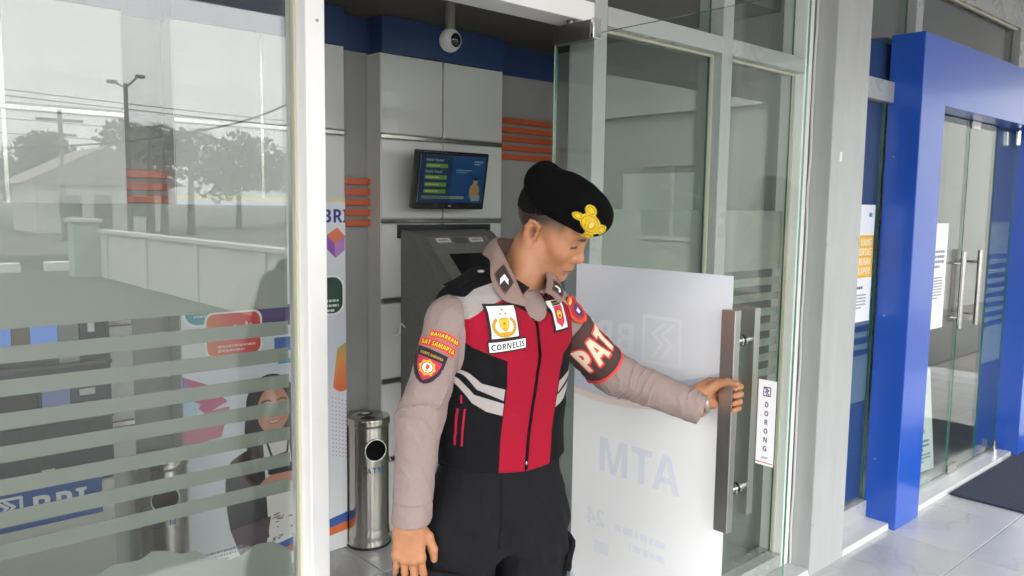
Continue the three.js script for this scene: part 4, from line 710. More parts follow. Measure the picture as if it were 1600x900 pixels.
function headColor(x, y, z) {
  const [hx, hy, hz] = toHead(x, y, z), ax = Math.abs(hx), c = skinColor(x, y, z);
  const tint = (t, r, g, b) => { c[0] = mix(c[0], r, t); c[1] = mix(c[1], g, t); c[2] = mix(c[2], b, t); };
  tint(0.35 * sstep(0.03, 0.0, Math.hypot(ax - 0.05, hy + 0.02, hz - 0.075)), 0.6, 0.24, 0.12);
  tint(0.3 * sstep(0.02, 0.006, Math.hypot(hx, hy + 0.03, hz - 0.112)), 0.6, 0.25, 0.14);
  const lip = Math.min(cap(ax, hy, hz, [0, -0.061, 0.1], [0.021, -0.0665, 0.088], 0.0052, 0.002), cap(ax, hy, hz, [0, -0.075, 0.099], [0.018, -0.0705, 0.089], 0.0065, 0.002));
  if (hz > 0.075) tint(0.75 * sstep(0.0022, -0.001, lip), 0.36, 0.125, 0.09);
  if (hz > 0.075) tint(0.8 * sstep(0.0026, 0.0008, cap(ax, hy, hz, [0, -0.0675, 0.104], [0.024, -0.0695, 0.0905], 0.0008, 0.0006)), 0.13, 0.04, 0.03);
  tint(0.16 * sstep(-0.04, -0.07, hy) * sstep(0.0, 0.05, hz), 0.2, 0.1, 0.06);
  // brows, lash line, nostril
  const br = cap(ax, hy, hz, [0.047, 0.0265, 0.075], [0.013, 0.0265, 0.096], 0.003, 0.0058);
  if (hz > 0.05) tint(0.92 * sstep(0.004, 0.0, br), 0.02, 0.014, 0.01);
  if (hz > 0.06) tint(0.92 * sstep(0.005, 0.001, Math.hypot(ax - 0.030, (hy - 0.001) * 1.2, hz - 0.088)), 0.02, 0.012, 0.01);
  if (hz > 0.06) tint(0.95 * sstep(0.0046, 0.001, cap(ax, hy, hz, [0.021, -0.001, 0.0895], [0.045, 0.0005, 0.083], 0.0012, 0.0012)), 0.015, 0.01, 0.008);
  if (hz > 0.06) tint(0.3 * sstep(0.012, 0.003, cap(ax, hy, hz, [0.021, 0.014, 0.09], [0.044, 0.012, 0.083], 0.001, 0.001)), 0.36, 0.14, 0.075);
  tint(0.7 * sstep(0.0048, 0.002, Math.hypot(ax - 0.007, hy + 0.043, hz - 0.102)), 0.1, 0.03, 0.02);
  if (ax > 0.07) { tint(0.12, 0.5, 0.18, 0.09); tint(0.75 * sstep(0.0125, 0.004, Math.hypot((ax - 0.078), (hy + 0.004) * 0.6, hz + 0.0095)), 0.16, 0.05, 0.025); };
  // cropped hair fading into the skin above and behind the ear
  const onEar = ax > 0.076 && hz > -0.036 && hz < 0.01 && hy < 0.027;
  if (hz < 0.075 && !onEar) { const L = mix(0.016, -0.05, sstep(0.045, -0.06, hz)); const side = 1 - sstep(0.048, 0.066, hz + noise3(hx * 90, hy * 90, hz * 90) * 0.004); tint(0.95 * side * sstep(L - 0.01, L + 0.05, hy + 0.003 * noise3(hx * 300, hy * 300, hz * 300)), 0.010, 0.008, 0.006); }
  return c;
}
const crease = (x, y, z, f, a) => { const n = noise3(x * f, y * f * 0.8, z * f), m = noise3(x * f * 2.1 + 7, y * f * 1.9, z * f * 2.1); return -a * (Math.pow(1 - Math.min(1, Math.abs(n) * 2.4), 2) + 0.5 * Math.pow(1 - Math.min(1, Math.abs(m) * 2.4), 2)); };
const CLOTH_F = noiseTex(256, [[90, 1], [128, 0.8], [20, 0.5], [6, 0.8]], 0.82, 1.0, 71, 6);
const skinM = phys([1, 1, 1], 0.44, { vertexColors: true, sheen: 0.1 });
const shirtM = std([0.325, 0.243, 0.224], 0.92, { map: CLOTH_F, bumpMap: TX.fine, bumpScale: 0.0006 });
const blackM = phys([0.008, 0.008, 0.009], 0.95, { specularIntensity: 0.3, map: CLOTH_F, bumpMap: TX.fine, bumpScale: 0.0006 });
const trouM = phys([0.0095, 0.0095, 0.012], 0.95, { specularIntensity: 0.4, map: CLOTH_F, bumpMap: TX.fine, bumpScale: 0.0006 });
{
  const parts = [
    nets(headWorld, V3(-0.06, 1.40, -0.13), V3(0.25, 1.76, 0.17), 0.0027, headColor),
    nets(handR, V3(-0.40, 0.70, -0.12), V3(-0.17, 0.985, 0.10), 0.003, skinColor),
    nets(handL, V3(0.41, 1.05, 0.11), V3(0.60, 1.23, 0.31), 0.0026, skinColor),
    nets(bodyInner, V3(-0.38, 0.03, -0.22), V3(0.55, 1.46, 0.26), 0.014, skinColor),
  ];
  for (const g of parts) g.deleteAttribute('uv');
  mesh('body', mergeGeometries(parts.map((g) => g.toNonIndexed())), skinM, person);
}
// eyes under the lids
for (const s of [-1, 1]) { const e = mesh('eye', new THREE.SphereGeometry(0.0112, 18, 12).translate(s * 0.032, 0.004, 0.0765), std([0.25, 0.22, 0.2], 0.2), person); e.applyMatrix4(HEAD); }
// --- shirt: body and collar under the vest, two sleeves with open cuffs
const folds = (x, y, z, A, B, amp, seed) => { const dx = B[0] - A[0], dy = B[1] - A[1], dz = B[2] - A[2], L = Math.hypot(dx, dy, dz), t = ((x - A[0]) * dx + (y - A[1]) * dy + (z - A[2]) * dz) / (L * L), n1 = noise3(x * 13 + seed, y * 13, z * 13), r = 1 - Math.abs(Math.sin(t * L * 40 + 5.0 * n1 + (x + z) * 22)); return -amp * (1.5 * Math.pow(r, 3) * sstep(-0.3, 0.5, noise3(x * 9, y * 9 + seed, z * 9)) - 0.8 * noise3(x * 20 + seed, y * 20, z * 20) - 0.35 * noise3(x * 55, y * 55 + seed, z * 55)); };
function sleeveR(x, y, z) {
  let d = smin(cap(x, y, z, J.shR, J.elR, 0.051, 0.047), cap(x, y, z, J.elR, [-0.279, 0.86, -0.0165], 0.047, 0.0395), 0.03);
  d = smin(d, sph(x, y, z, [-0.164, 1.376, -0.016], 0.053), 0.02);
  const nearEl = sstep(0.16, 0.02, Math.hypot(x - J.elR[0], y - J.elR[1], z - J.elR[2]));
  d += folds(x, y, z, J.shR, J.wrR, 0.0012 + 0.002 * nearEl, 3);
  d += crease(x + 0.4 * y, y * 0.5, z, 17, 0.0022);
  const cut = 0.938 - y; d = smax(d, cut, 0.006);
  if (y > 0.985 && y < 0.99) d += 0.0012; // cuff seam
  const inner = cap(x, y, z, [-0.2765, 0.928, -0.018], [-0.2795, 0.86, -0.017], 0.029, 0.032);
  return Math.max(d, -inner);
}
const FL = [0.487 - 0.343, 1.116 - 1.198, 0.188 - 0.012].map((v) => v / Math.hypot(0.144, 0.082, 0.176));
function sleeveL(x, y, z) {
  const end = [J.wrL[0] + FL[0] * 0.05, J.wrL[1] + FL[1] * 0.05, J.wrL[2] + FL[2] * 0.05];
  let d = smin(cap(x, y, z, J.shL, J.elL, 0.056, 0.0485), cap(x, y, z, J.elL, end, 0.0485, 0.0405), 0.03);
  const nearEl = sstep(0.17, 0.02, Math.hypot(x - J.elL[0], y - J.elL[1], z - J.elL[2]));
  d += folds(x, y, z, J.shL, J.elL, 0.0008 + 0.0024 * nearEl, 7) + folds(x, y, z, J.elL, J.wrL, 0.0016 + 0.0014 * nearEl, 9);
  d += crease(x, y - 0.3 * x, z, 19, 0.0024);
  const s = (x - J.wrL[0]) * FL[0] + (y - J.wrL[1]) * FL[1] + (z - J.wrL[2]) * FL[2]; d = Math.max(d, s - 0.008);
  const inner = cap(x, y, z, [J.wrL[0] + FL[0] * 0.006, J.wrL[1] + FL[1] * 0.006 - 0.004, J.wrL[2] + FL[2] * 0.006], [end[0], end[1] - 0.004, end[2]], 0.030, 0.033);
  return Math.max(d, -inner);
}
const sh = mesh('shirt', nets((x, y, z) => smax(torso(x, y, z, -0.006), y - 1.44, 0.01), V3(-0.22, 1.2, -0.16), V3(0.19, 1.5, 0.14), 0.008), shirtM, person);
const slR = mesh('sleeve', nets(sleeveR, V3(-0.36, 0.92, -0.12), V3(-0.09, 1.47, 0.08), 0.0042), shirtM, sh);
const slL = mesh('sleeve', nets(sleeveL, V3(0.08, 1.04, -0.08), V3(0.56, 1.47, 0.26), 0.0042), shirtM, sh);
{ // collar: a folded band round the neck, open at the front
  const curve = (p) => new THREE.CatmullRomCurve3(p.map((q) => new THREE.Vector3(...q)), false, 'catmullrom', 0.5);
  const CI = curve([[-0.050, 1.426, 0.094], [-0.050, 1.465, 0.068], [-0.046, 1.50, 0.036], [-0.03, 1.535, -0.01], [0.0, 1.55, -0.055], [0.04, 1.553, -0.075], [0.085, 1.54, -0.05], [0.09, 1.505, 0.0], [0.062, 1.468, 0.05], [0.024, 1.444, 0.086], [0.008, 1.43, 0.098]]);
  const CO = curve([[-0.060, 1.413, 0.107], [-0.098, 1.428, 0.078], [-0.096, 1.468, 0.038], [-0.064, 1.505, -0.004], [-0.025, 1.515, -0.075], [0.035, 1.52, -0.105], [0.105, 1.505, -0.075], [0.122, 1.47, 0.0], [0.106, 1.437, 0.058], [0.066, 1.416, 0.103], [0.014, 1.409, 0.114]]);
  const at = (u, t, lift) => { const a = CI.getPoint(u), b = CO.getPoint(u), e = 0.01, ta = CI.getPoint(Math.min(1, u + e)).sub(CI.getPoint(Math.max(0, u - e))), n = new THREE.Vector3().subVectors(b, a).cross(ta).normalize(), out = new THREE.Vector3(a.x - 0.03, 0.04, a.z + 0.01); if (n.dot(out) < 0) n.negate(); return a.lerp(b, t).addScaledVector(n, lift + 0.0055 * Math.sin(Math.PI * Math.pow(t, 0.7))); };
  const sheetG = (u0, u1, t0, t1, nu, nv, lift, thick) => {
    const P = [], U = [], X = [], id = (i, j, s) => s * (nu + 1) * (nv + 1) + i * (nv + 1) + j;
    for (let s = 0; s < 2; s++) for (let i = 0; i <= nu; i++) for (let j = 0; j <= nv; j++) { P.push(...at(mix(u0, u1, i / nu), mix(t0, t1, j / nv), s ? lift : lift + thick).toArray()); U.push(i / nu, 1 - j / nv); }
    for (let i = 0; i < nu; i++) for (let j = 0; j < nv; j++) { X.push(id(i, j, 0), id(i, j + 1, 0), id(i + 1, j + 1, 0), id(i, j, 0), id(i + 1, j + 1, 0), id(i + 1, j, 0)); X.push(id(i, j, 1), id(i + 1, j + 1, 1), id(i, j + 1, 1), id(i, j, 1), id(i + 1, j, 1), id(i + 1, j + 1, 1)); }
    const rim = (q) => X.push(q[0], q[1], q[2], q[0], q[2], q[3]);
    for (let i = 0; i < nu; i++) for (const j of [0, nv]) rim([id(i, j, 0), id(i + 1, j, 0), id(i + 1, j, 1), id(i, j, 1)]);
    for (const i of [0, nu]) for (let j = 0; j < nv; j++) rim([id(i, j, 0), id(i, j + 1, 0), id(i, j + 1, 1), id(i, j, 1)]);
    const g = new THREE.BufferGeometry(); g.setAttribute('position', new THREE.Float32BufferAttribute(P, 3)); g.setAttribute('uv', new THREE.Float32BufferAttribute(U, 2)); g.setIndex(X); const q = g.toNonIndexed(); q.computeVertexNormals(); return smoothTop(q);
  };
  mesh('collar', sheetG(0, 0.945, 0, 1, 90, 9, 0, 0.0035), std([0.3, 0.205, 0.18], 0.92, { bumpMap: TX.fine, bumpScale: 0.0006 }), sh);
  // rank tabs on both collar points
  const ct = canvasTex(96, 128, (g, w, h) => { g.fillStyle = '#6b504b'; g.fillRect(0, 0, w, h); g.fillStyle = '#3c2a28'; g.beginPath(); g.roundRect(6, 4, w - 12, h - 8, 20); g.fill(); g.translate(48, 68); g.rotate(0.72); g.translate(-48, -70); g.fillStyle = '#f4f4f4'; g.beginPath(); g.moveTo(48, 44); g.lineTo(78, 70); g.lineTo(78, 100); g.lineTo(48, 74); g.lineTo(18, 100); g.lineTo(18, 70); g.fill(); });
  for (const [u0, u1, t] of [[0.205, 0.10, 0], [0.815, 0.905, 1]]) {
    // width runs across the collar, height along it
    const g = sheetG(u0, u1, t ? 0.25 : 0.2, t ? 0.85 : 0.82, 6, 6, 0.0036, 0.0014), uv = g.attributes.uv; for (let i = 0; i < uv.count; i++) { const a = uv.getX(i), b = uv.getY(i); uv.setXY(i, t ? 1 - b : b, t ? 1 - a : 1 - a); }
    mesh('rank_tab', g, std([0.9, 0.9, 0.9], 0.8, { map: ct }), sh, t ? 'dark tab on the far collar point' : 'dark collar tab with white chevron');
  }
}
// --- vest
function vestF(x, y, z) {
  let d = torso(x, y, z, 0.004);
  d = smin(d, cap(x, y, z, [-0.08, 1.428, -0.022], [-0.158, 1.403, -0.026], 0.047, 0.046), 0.03);
  d = smin(d, cap(x, y, z, [0.07, 1.428, -0.02], [0.146, 1.403, -0.02], 0.047, 0.046), 0.03);
  const [lx, lz] = local(x, y, z);
  const low = sstep(1.2, 1.04, y); d += crease(x * 0.7, y + 0.2 * x, z, 13, 0.0012) + 0.0012 * noise3(x * 24, y * 15, z * 24) + 0.0026 * low * noise3(x * 11 + 4, y * 9, z * 11);
  d = smax(d, 1.036 + 0.012 * Math.abs(lx) / 0.17 * (lz > 0 ? 1 : 0.3) - y, 0.006);
  // neck opening and armholes
  d = smax(d, -cap(x, y, z, [0.006, 1.40, -0.012], [0.05, 1.62, -0.005], 0.07, 0.1), 0.006);
  d = smax(d, -cap(x, y, z, [0.0, 1.405, 0.03], [0.0, 1.42, 0.16], 0.028, 0.052), 0.006);
  d = smax(d, -smax(lx + 0.156 - 0.012 * sstep(1.38, 1.44, y), 1.262 - y, 0.02), 0.006);
  d = smax(d, -smax(-lx + 0.152 - 0.012 * sstep(1.38, 1.44, y), 1.262 - y, 0.02), 0.006);
  return d;
}
const W_ = 0.42, Y0 = 1.0, YH = 0.54;
function vestArt(g, w, h) {
  const X = (x) => (x + 0.21) / W_ * w, Y = (y) => (Y0 + YH - y) / YH * h, r = mulberry(17);
  const poly = (pts, c) => { g.fillStyle = c; g.beginPath(); pts.forEach(([x, y], i) => (i ? g.lineTo(X(x), Y(y)) : g.moveTo(X(x), Y(y)))); g.closePath(); g.fill(); };
  g.fillStyle = '#100f12'; g.fillRect(0, 0, w, h);
  const silver = (pts) => { g.save(); poly(pts, '#b4aca8'); g.clip(); for (let k = 0; k < 1500; k++) { g.fillStyle = r() > 0.5 ? 'rgba(240,236,232,0.16)' : 'rgba(120,112,108,0.16)'; g.fillRect(r() * w, r() * h, 3 + 9 * r(), 2 + 6 * r()); } g.strokeStyle = 'rgba(90,84,82,0.35)'; g.lineWidth = 1.2; for (let k = -60; k < 160; k++) { g.beginPath(); g.moveTo(k * 12, 0); g.lineTo(k * 12 + h, h); g.stroke(); } g.restore(); };
  for (const s of [-1, 1]) {
    const m = (p) => p.map(([x, y]) => [s * x, y]);
    poly(m([[0, 1.44], [0.06, 1.43], [0.21, 1.395], [0.21, 1.338], [0.158, 1.338], [0.152, 1.328], [0.121, 1.311], [0.085, 1.296], [0.075, 1.24], [0.07, 1.12], [0.066, 1.0], [0, 1.0]]), '#a81430');
    silver(m([[0.03, 1.475], [0.075, 1.461], [0.116, 1.448], [0.148, 1.430], [0.21, 1.405], [0.21, 1.372], [0.157, 1.386], [0.116, 1.412], [0.068, 1.428], [0.03, 1.437]]));
    silver(m([[0.078, 1.232], [0.128, 1.248], [0.158, 1.276], [0.168, 1.302], [0.21, 1.33], [0.21, 1.30], [0.17, 1.281], [0.134, 1.234], [0.077, 1.206]]));
    silver(m([[0.0755, 1.2], [0.136, 1.222], [0.17, 1.266], [0.21, 1.29], [0.21, 1.262], [0.168, 1.25], [0.137, 1.203], [0.11, 1.184], [0.0735, 1.172]]));
    g.fillStyle = '#a81430'; const pz = (x0, y0, x1, y1, t) => { g.strokeStyle = '#c01f40'; g.lineWidth = t; g.beginPath(); g.moveTo(X(s * x0), Y(y0)); g.lineTo(X(s * x1), Y(y1)); g.stroke(); }; pz(0.1545, 1.188, 0.1505, 1.102, 7); pz(0.1455, 1.189, 0.1415, 1.102, 7); pz(0.154, 1.219, 0.1515, 1.2, 6);
  }
  g.save(); g.fillStyle = 'rgba(70,0,10,0.28)'; g.beginPath(); g.rect(X(-0.075), 0, X(0.075) - X(-0.075), h); g.rect(X(-0.155), Y(1.37), X(0.155) - X(-0.155), Y(1.3) - Y(1.37)); g.clip(); g.globalCompositeOperation = 'multiply'; for (let j = 0; j < h; j += 9) for (let i = 0; i < w; i += 9) { g.beginPath(); g.arc(i + ((j / 9) % 2) * 4.5, j, 2.1, 0, 7); g.fill(); } g.restore();
  g.strokeStyle = '#0d0c0e'; g.lineWidth = 9; g.beginPath(); g.moveTo(X(0.002), Y(1.42)); g.lineTo(X(-0.001), Y(1.0)); g.stroke();
  g.strokeStyle = '#151416'; g.lineWidth = 20; g.beginPath(); g.moveTo(X(-0.06), Y(1.432)); g.quadraticCurveTo(X(0), Y(1.362), X(0.06), Y(1.432)); g.stroke();
}
{
  const art = canvasTex(2048, 1296, (g, w, h) => { const c = document.createElement('canvas'); c.width = 1024; c.height = h; vestArt(c.getContext('2d'), 1024, h); g.drawImage(c, 0, 0); g.fillStyle = '#100f12'; g.fillRect(1024, 0, 1024, h); g.fillStyle = '#aaa29e'; g.fillRect(1024, h * 0.30, 1024, 70); g.fillRect(1024, h * 0.6, 1024, 70); });
  const g = nets(vestF, V3(-0.235, 1.02, -0.17), V3(0.205, 1.5, 0.145), 0.0045).toNonIndexed();
  const p = g.attributes.position, n = g.attributes.normal, uv = g.attributes.uv;
  for (let t = 0; t < p.count; t += 3) {
    let lz = 0; for (let k = 0; k < 3; k++) lz += local(p.getX(t + k), p.getY(t + k), p.getZ(t + k))[1]; const back = lz < -0.02;
    for (let k = 0; k < 3; k++) { const [lx] = local(p.getX(t + k), p.getY(t + k), p.getZ(t + k)); uv.setXY(t + k, clamp((lx + 0.21) / W_, 0.002, 0.998) * 0.5 + (back ? 0.5 : 0), (p.getY(t + k) - Y0) / YH); }
  }
  const v = mesh('vest', g, phys([0.86, 0.86, 0.86], 0.9, { specularIntensity: 0.35, map: art, bumpMap: TX.fine, bumpScale: 0.0004 }), person, 'red and black safety vest with silver bands');
  const onVest = (lx, y) => { const a = unlocal(lx, y, 0.3), b = unlocal(lx, y, 0), l = Math.hypot(b[0] - a[0], b[2] - a[2]); return [a, [(b[0] - a[0]) / l, 0, (b[2] - a[2]) / l]]; };
  const quadP = (c) => (u, w) => onVest(mix(mix(c[0][0], c[1][0], u), mix(c[3][0], c[2][0], u), w), mix(mix(c[0][1], c[1][1], u), mix(c[3][1], c[2][1], u), w));
  const badge = (name, c, tex, label, nu = 12, nv = 12, th = 0.0022) => mesh(name, patch(vestF, quadP(c), nu, nv, 0.0006, th), std([0.92, 0.92, 0.92], 0.8, { map: tex }), v, label);
  const crest = canvasTex(280, 300, (g, w, h) => {
    g.fillStyle = '#141216'; g.fillRect(0, 0, w, h); g.fillStyle = '#f2efe8'; g.fillRect(20, 20, w - 34, h - 34);
    const star = (x, y, s) => { g.beginPath(); for (let k = 0; k < 10; k++) { const a = -Math.PI / 2 + k * Math.PI / 5, q = k % 2 ? s * 0.42 : s; g.lineTo(x + q * Math.cos(a), y + q * Math.sin(a)); } g.closePath(); g.fill(); };
    g.fillStyle = '#8d7b3c'; star(142, 52, 14); star(118, 86, 14); star(166, 86, 14);
    g.strokeStyle = '#c38a1d'; g.lineWidth = 28; g.beginPath(); g.ellipse(142, 190, 98, 80, 0, -0.9, Math.PI + 0.9); g.stroke(); g.strokeStyle = '#e3b43a'; g.lineWidth = 6; for (let k = 0; k < 17; k++) { const a = -0.8 + k * (Math.PI + 1.6) / 16, x = 142 + 98 * Math.cos(a), y = 190 + 80 * Math.sin(a); g.beginPath(); g.moveTo(x - 10, y - 6); g.lineTo(x + 10, y + 6); g.stroke(); }
    g.fillStyle = '#d9a91e'; g.beginPath(); g.moveTo(96, 128); g.quadraticCurveTo(142, 108, 188, 128); g.lineTo(188, 186); g.quadraticCurveTo(172, 226, 142, 236); g.quadraticCurveTo(112, 226, 96, 186); g.fill(); g.fillStyle = '#f0d04a'; for (let k = 0; k < 7; k++) g.fillRect(106 + k * 11, 136, 5, 70); g.fillStyle = '#7d5c12'; g.beginPath(); g.arc(142, 168, 9, 0, 7); g.fill(); g.fillStyle = '#d9a222'; g.fillRect(80, 238, 124, 22);
  });
  badge('crest_patch', [[-0.121, 1.418], [-0.050, 1.418], [-0.0545, 1.346], [-0.1235, 1.342]], crest, 'white square patch with gold wreath and three stars', 14, 14);
  const nameT = canvasTex(430, 124, (g, w, h) => { g.fillStyle = '#16131a'; g.fillRect(0, 0, w, h); g.fillStyle = '#f0eeee'; g.fillRect(12, 14, w - 24, h - 28); g.fillStyle = '#1c1920'; g.font = F(80); g.textAlign = 'center'; g.fillText('CORNELIS', w / 2, 92, w - 50); });
  badge('name_tag', [[-0.1275, 1.3405], [-0.0385, 1.3465], [-0.0395, 1.3205], [-0.126, 1.314]], nameT, 'white name tag with black border', 14, 5, 0.003);
  const unit = canvasTex(220, 300, (g, w, h) => {
    g.fillStyle = '#120f12'; g.fillRect(0, 0, w, h); g.fillStyle = '#f2efea'; g.fillRect(18, 16, w - 34, h - 38); g.fillStyle = '#1a150c'; g.fillRect(46, 26, 128, 40); g.fillStyle = '#d8a72c'; g.font = F(27); g.textAlign = 'center'; g.fillText('SAMAPTA', 110, 56, 122);
    g.fillStyle = '#d6304e'; g.beginPath(); g.moveTo(48, 70); g.lineTo(172, 70); g.lineTo(172, 214); g.lineTo(110, 262); g.lineTo(48, 214); g.fill(); g.fillStyle = '#2c2a28'; g.beginPath(); g.arc(110, 148, 47, 0, 7); g.fill(); g.fillStyle = '#e3b436'; g.beginPath(); g.arc(110, 148, 40, 0, 7); g.fill(); g.fillStyle = '#a8452c'; g.fillRect(98, 122, 24, 52); g.fillStyle = '#f0da7c'; g.beginPath(); g.arc(110, 136, 12, 0, 7); g.fill();
  });
  badge('unit_patch', [[0.050, 1.419], [0.107, 1.421], [0.111, 1.347], [0.052, 1.345]], unit, 'white patch with red pennant and gold emblem', 12, 14);
  // zip teeth line, shoulder straps and the button
  mesh('zip', patch(vestF, (u, w) => onVest(-0.001 + (u - 0.5) * 0.007, mix(1.392, 1.042, w)), 2, 60, 0.0002, 0.0022), phys([0.004, 0.004, 0.004], 0.9, { specularIntensity: 0.2 }), v);
  mesh('zip_puller', new THREE.SphereGeometry(0.005, 10, 8).scale(0.8, 1.6, 0.6).translate(...cast(vestF, ...onVest(-0.001, 1.055))), M.chrome, v);
  const strap = (x0, x1, z0) => mesh('shoulder_strap', patch(vestF, (u, w) => [[mix(x0, x1, u), 1.6, z0 + (w - 0.5) * 0.05], [0, -1, 0]], 14, 8, 0.001, 0.005), blackM, v);
  strap(-0.158, -0.088, -0.024); strap(0.15, 0.088, -0.018);
  const bp = cast(vestF, [-0.098, 1.6, 0.005], [0, -1, 0]); mesh('button', new THREE.SphereGeometry(0.0085, 18, 12).scale(1, 0.45, 1).translate(bp[0], bp[1] + 0.008, bp[2]), std([0.62, 0.6, 0.55], 0.3, { metalness: 0.8 }), v);
}
// --- patches on the right sleeve, facing the viewer's side
{
  const cen = [-0.218, 1.312, -0.004], n = [-0.62, 0.06, 0.78], th = -0.36;
  const rx = [0.78, 0, 0.62], uy = [0, 1, 0];
  const start = (cx, cy, w, h, bend = 0) => (u, v) => { let a = cx + (u - 0.5) * w, b = cy + (0.5 - v) * h + bend * (0.25 - (u - 0.5) * (u - 0.5)); const A = a * Math.cos(th) - b * Math.sin(th), B = a * Math.sin(th) + b * Math.cos(th); return [[0, 1, 2].map((k) => cen[k] + rx[k] * A + uy[k] * B + n[k] * 0.12), [-n[0], -n[1], -n[2]]]; };
  const word = (t) => canvasTex(320, 84, (g, w, h) => { g.fillStyle = '#d9343c'; g.fillRect(0, 0, w, h); g.strokeStyle = '#e85858'; g.lineWidth = 8; g.strokeRect(3, 3, w - 6, h - 6); g.font = F(62); g.textAlign = 'center'; g.lineWidth = 7; g.strokeStyle = '#2a1508'; g.strokeText(t, w / 2, 64, w - 24); g.fillStyle = '#ffd62a'; g.fillText(t, w / 2, 64, w - 24); });
  const pm = (t) => std([0.95, 0.95, 0.95], 0.8, { map: t });
  mesh('sleeve_tab', patch(sleeveR, start(0.008, 0.036, 0.066, 0.0165, 0.028), 16, 4, 0.0006, 0.002), pm(word('BAHARKAM')), sh, 'upper red sleeve tab with yellow letters');
  mesh('sleeve_tab', patch(sleeveR, start(0.002, 0.0135, 0.078, 0.0185, 0.03), 16, 4, 0.0006, 0.002), pm(word('SAT SAMAPTA')), sh, 'lower red sleeve tab with yellow letters');
  const shield = canvasTex(256, 300, (g, w, h) => { g.fillStyle = '#2a1a24'; g.fillRect(0, 0, w, h); g.fillStyle = '#c23050'; g.beginPath(); g.moveTo(24, 76); g.lineTo(232, 76); g.quadraticCurveTo(226, 210, 128, 272); g.quadraticCurveTo(30, 210, 24, 76); g.fill(); g.fillStyle = '#1c141a'; g.fillRect(16, 16, 224, 56); g.fillStyle = '#caa24a'; g.font = F(34); g.textAlign = 'center'; g.fillText('KORPS SABHARA', 128, 56, 200); g.fillStyle = '#e8ae2c'; g.beginPath(); for (let k = 0; k < 16; k++) { const a = k * Math.PI / 8, q = k % 2 ? 62 : 76; g.lineTo(128 + q * Math.cos(a), 158 + q * Math.sin(a)); } g.fill(); g.fillStyle = '#2a2522'; g.beginPath(); g.arc(128, 158, 49, 0, 7); g.fill(); g.fillStyle = '#efe9e2'; g.beginPath(); g.arc(128, 158, 44, 0, 7); g.fill(); g.fillStyle = '#c8472f'; g.beginPath(); g.moveTo(112, 128); g.lineTo(146, 136); g.lineTo(138, 176); g.lineTo(116, 170); g.fill(); g.fillStyle = '#e0a030'; g.fillRect(116, 178, 24, 14); });
  const inS = (u, v) => { const x = Math.abs(u - 0.5) * 2; return v < 0.35 ? x < 0.98 : x < 0.98 * Math.sqrt(Math.max(0, 1 - Math.pow((v - 0.35) / 0.65, 1.7))); };
  mesh('shield_patch', patch(sleeveR, start(-0.003, -0.033, 0.064, 0.073, 0.012), 36, 40, 0.0006, 0.0022, inS), pm(shield), sh, 'dark red shield patch with round emblem');
}
// --- arm band and shoulder patch on the left sleeve
{
  const A = J.shL, B = J.elL, L = Math.hypot(B[0] - A[0], B[1] - A[1], B[2] - A[2]), w = [0, 1, 2].map((k) => (B[k] - A[k]) / L);
  // side axis: towards the viewer's lower left; out axis completes the frame
  let s = [-0.52, -0.25, 0.82]; const dt = s[0] * w[0] + s[1] * w[1] + s[2] * w[2]; s = s.map((v, k) => v - w[k] * dt); const sl = Math.hypot(...s); s = s.map((v) => v / sl);
  const o = [w[1] * s[2] - w[2] * s[1], w[2] * s[0] - w[0] * s[2], w[0] * s[1] - w[1] * s[0]];     // w x s
  const ring = (t, a, out) => { const p = [0, 1, 2].map((k) => A[k] + w[k] * t * L), d = [0, 1, 2].map((k) => s[k] * Math.cos(a) + o[k] * Math.sin(a)); return [p.map((v, k) => v + d[k] * 0.12), d.map((v) => -v)]; };
  const band = canvasTex(1024, 330, (g, W, H) => {
    g.fillStyle = '#4a302c'; g.fillRect(0, 0, W, H); g.fillStyle = 'rgba(30,16,14,0.35)'; const r = mulberry(7); for (let k = 0; k < 50; k++) g.fillRect(r() * W, r() * H, 3, 50 * r());
    g.font = '900 228px sans-serif'; g.lineJoin = 'round'; g.lineWidth = 26; g.strokeStyle = '#e4473f'; g.fillStyle = '#f0d9bd';
    for (const x of [596, 596 - 1024]) { g.save(); g.translate(x, 248); g.scale(0.82, 1); g.strokeText('PATROLI', 0, 0); g.fillText('PATROLI', 0, 0); g.restore(); }
  });
  const t0 = 0.30, t1 = 0.86, a0 = -1.9, a1 = 4.38;
  mesh('arm_band', patch(sleeveL, (u, v) => ring(mix(t0, t1, v), mix(a1, a0, u)), 72, 20, 0.0015, 0.003), std([0.95, 0.95, 0.95], 0.8, { map: band }), sh, 'dark brown arm band with large pale letters edged red');
  mesh('arm_band_trim', patch(sleeveL, (u, v) => ring(mix(t1, t1 + 0.035, v), mix(a1, a0, u)), 72, 3, 0.0016, 0.0045), std([0.62, 0.06, 0.05], 0.7), sh);
  const rt = canvasTex(128, 128, (g, W, H) => { g.fillStyle = '#d94a30'; g.fillRect(0, 0, W, H); g.fillStyle = '#b02a28'; g.beginPath(); g.arc(64, 64, 50, 0, 7); g.fill(); g.fillStyle = '#e8c070'; g.fillRect(40, 12, 48, 12); g.fillStyle = '#3a3070'; g.beginPath(); g.arc(64, 70, 30, 0, 7); g.fill(); g.fillStyle = '#e8e4f0'; g.beginPath(); g.moveTo(50, 58); g.lineTo(80, 62); g.lineTo(70, 86); g.lineTo(52, 82); g.fill(); });
  mesh('shoulder_patch', patch(sleeveL, (u, v) => ring(mix(0.02, 0.30, v), mix(-0.5, -1.5, u)), 16, 16, 0.005, 0.003, (u, v) => Math.hypot(u - 0.5, v - 0.5) < 0.5), std([0.95, 0.95, 0.95], 0.8, { map: rt }), sh, 'round orange shoulder patch');
}
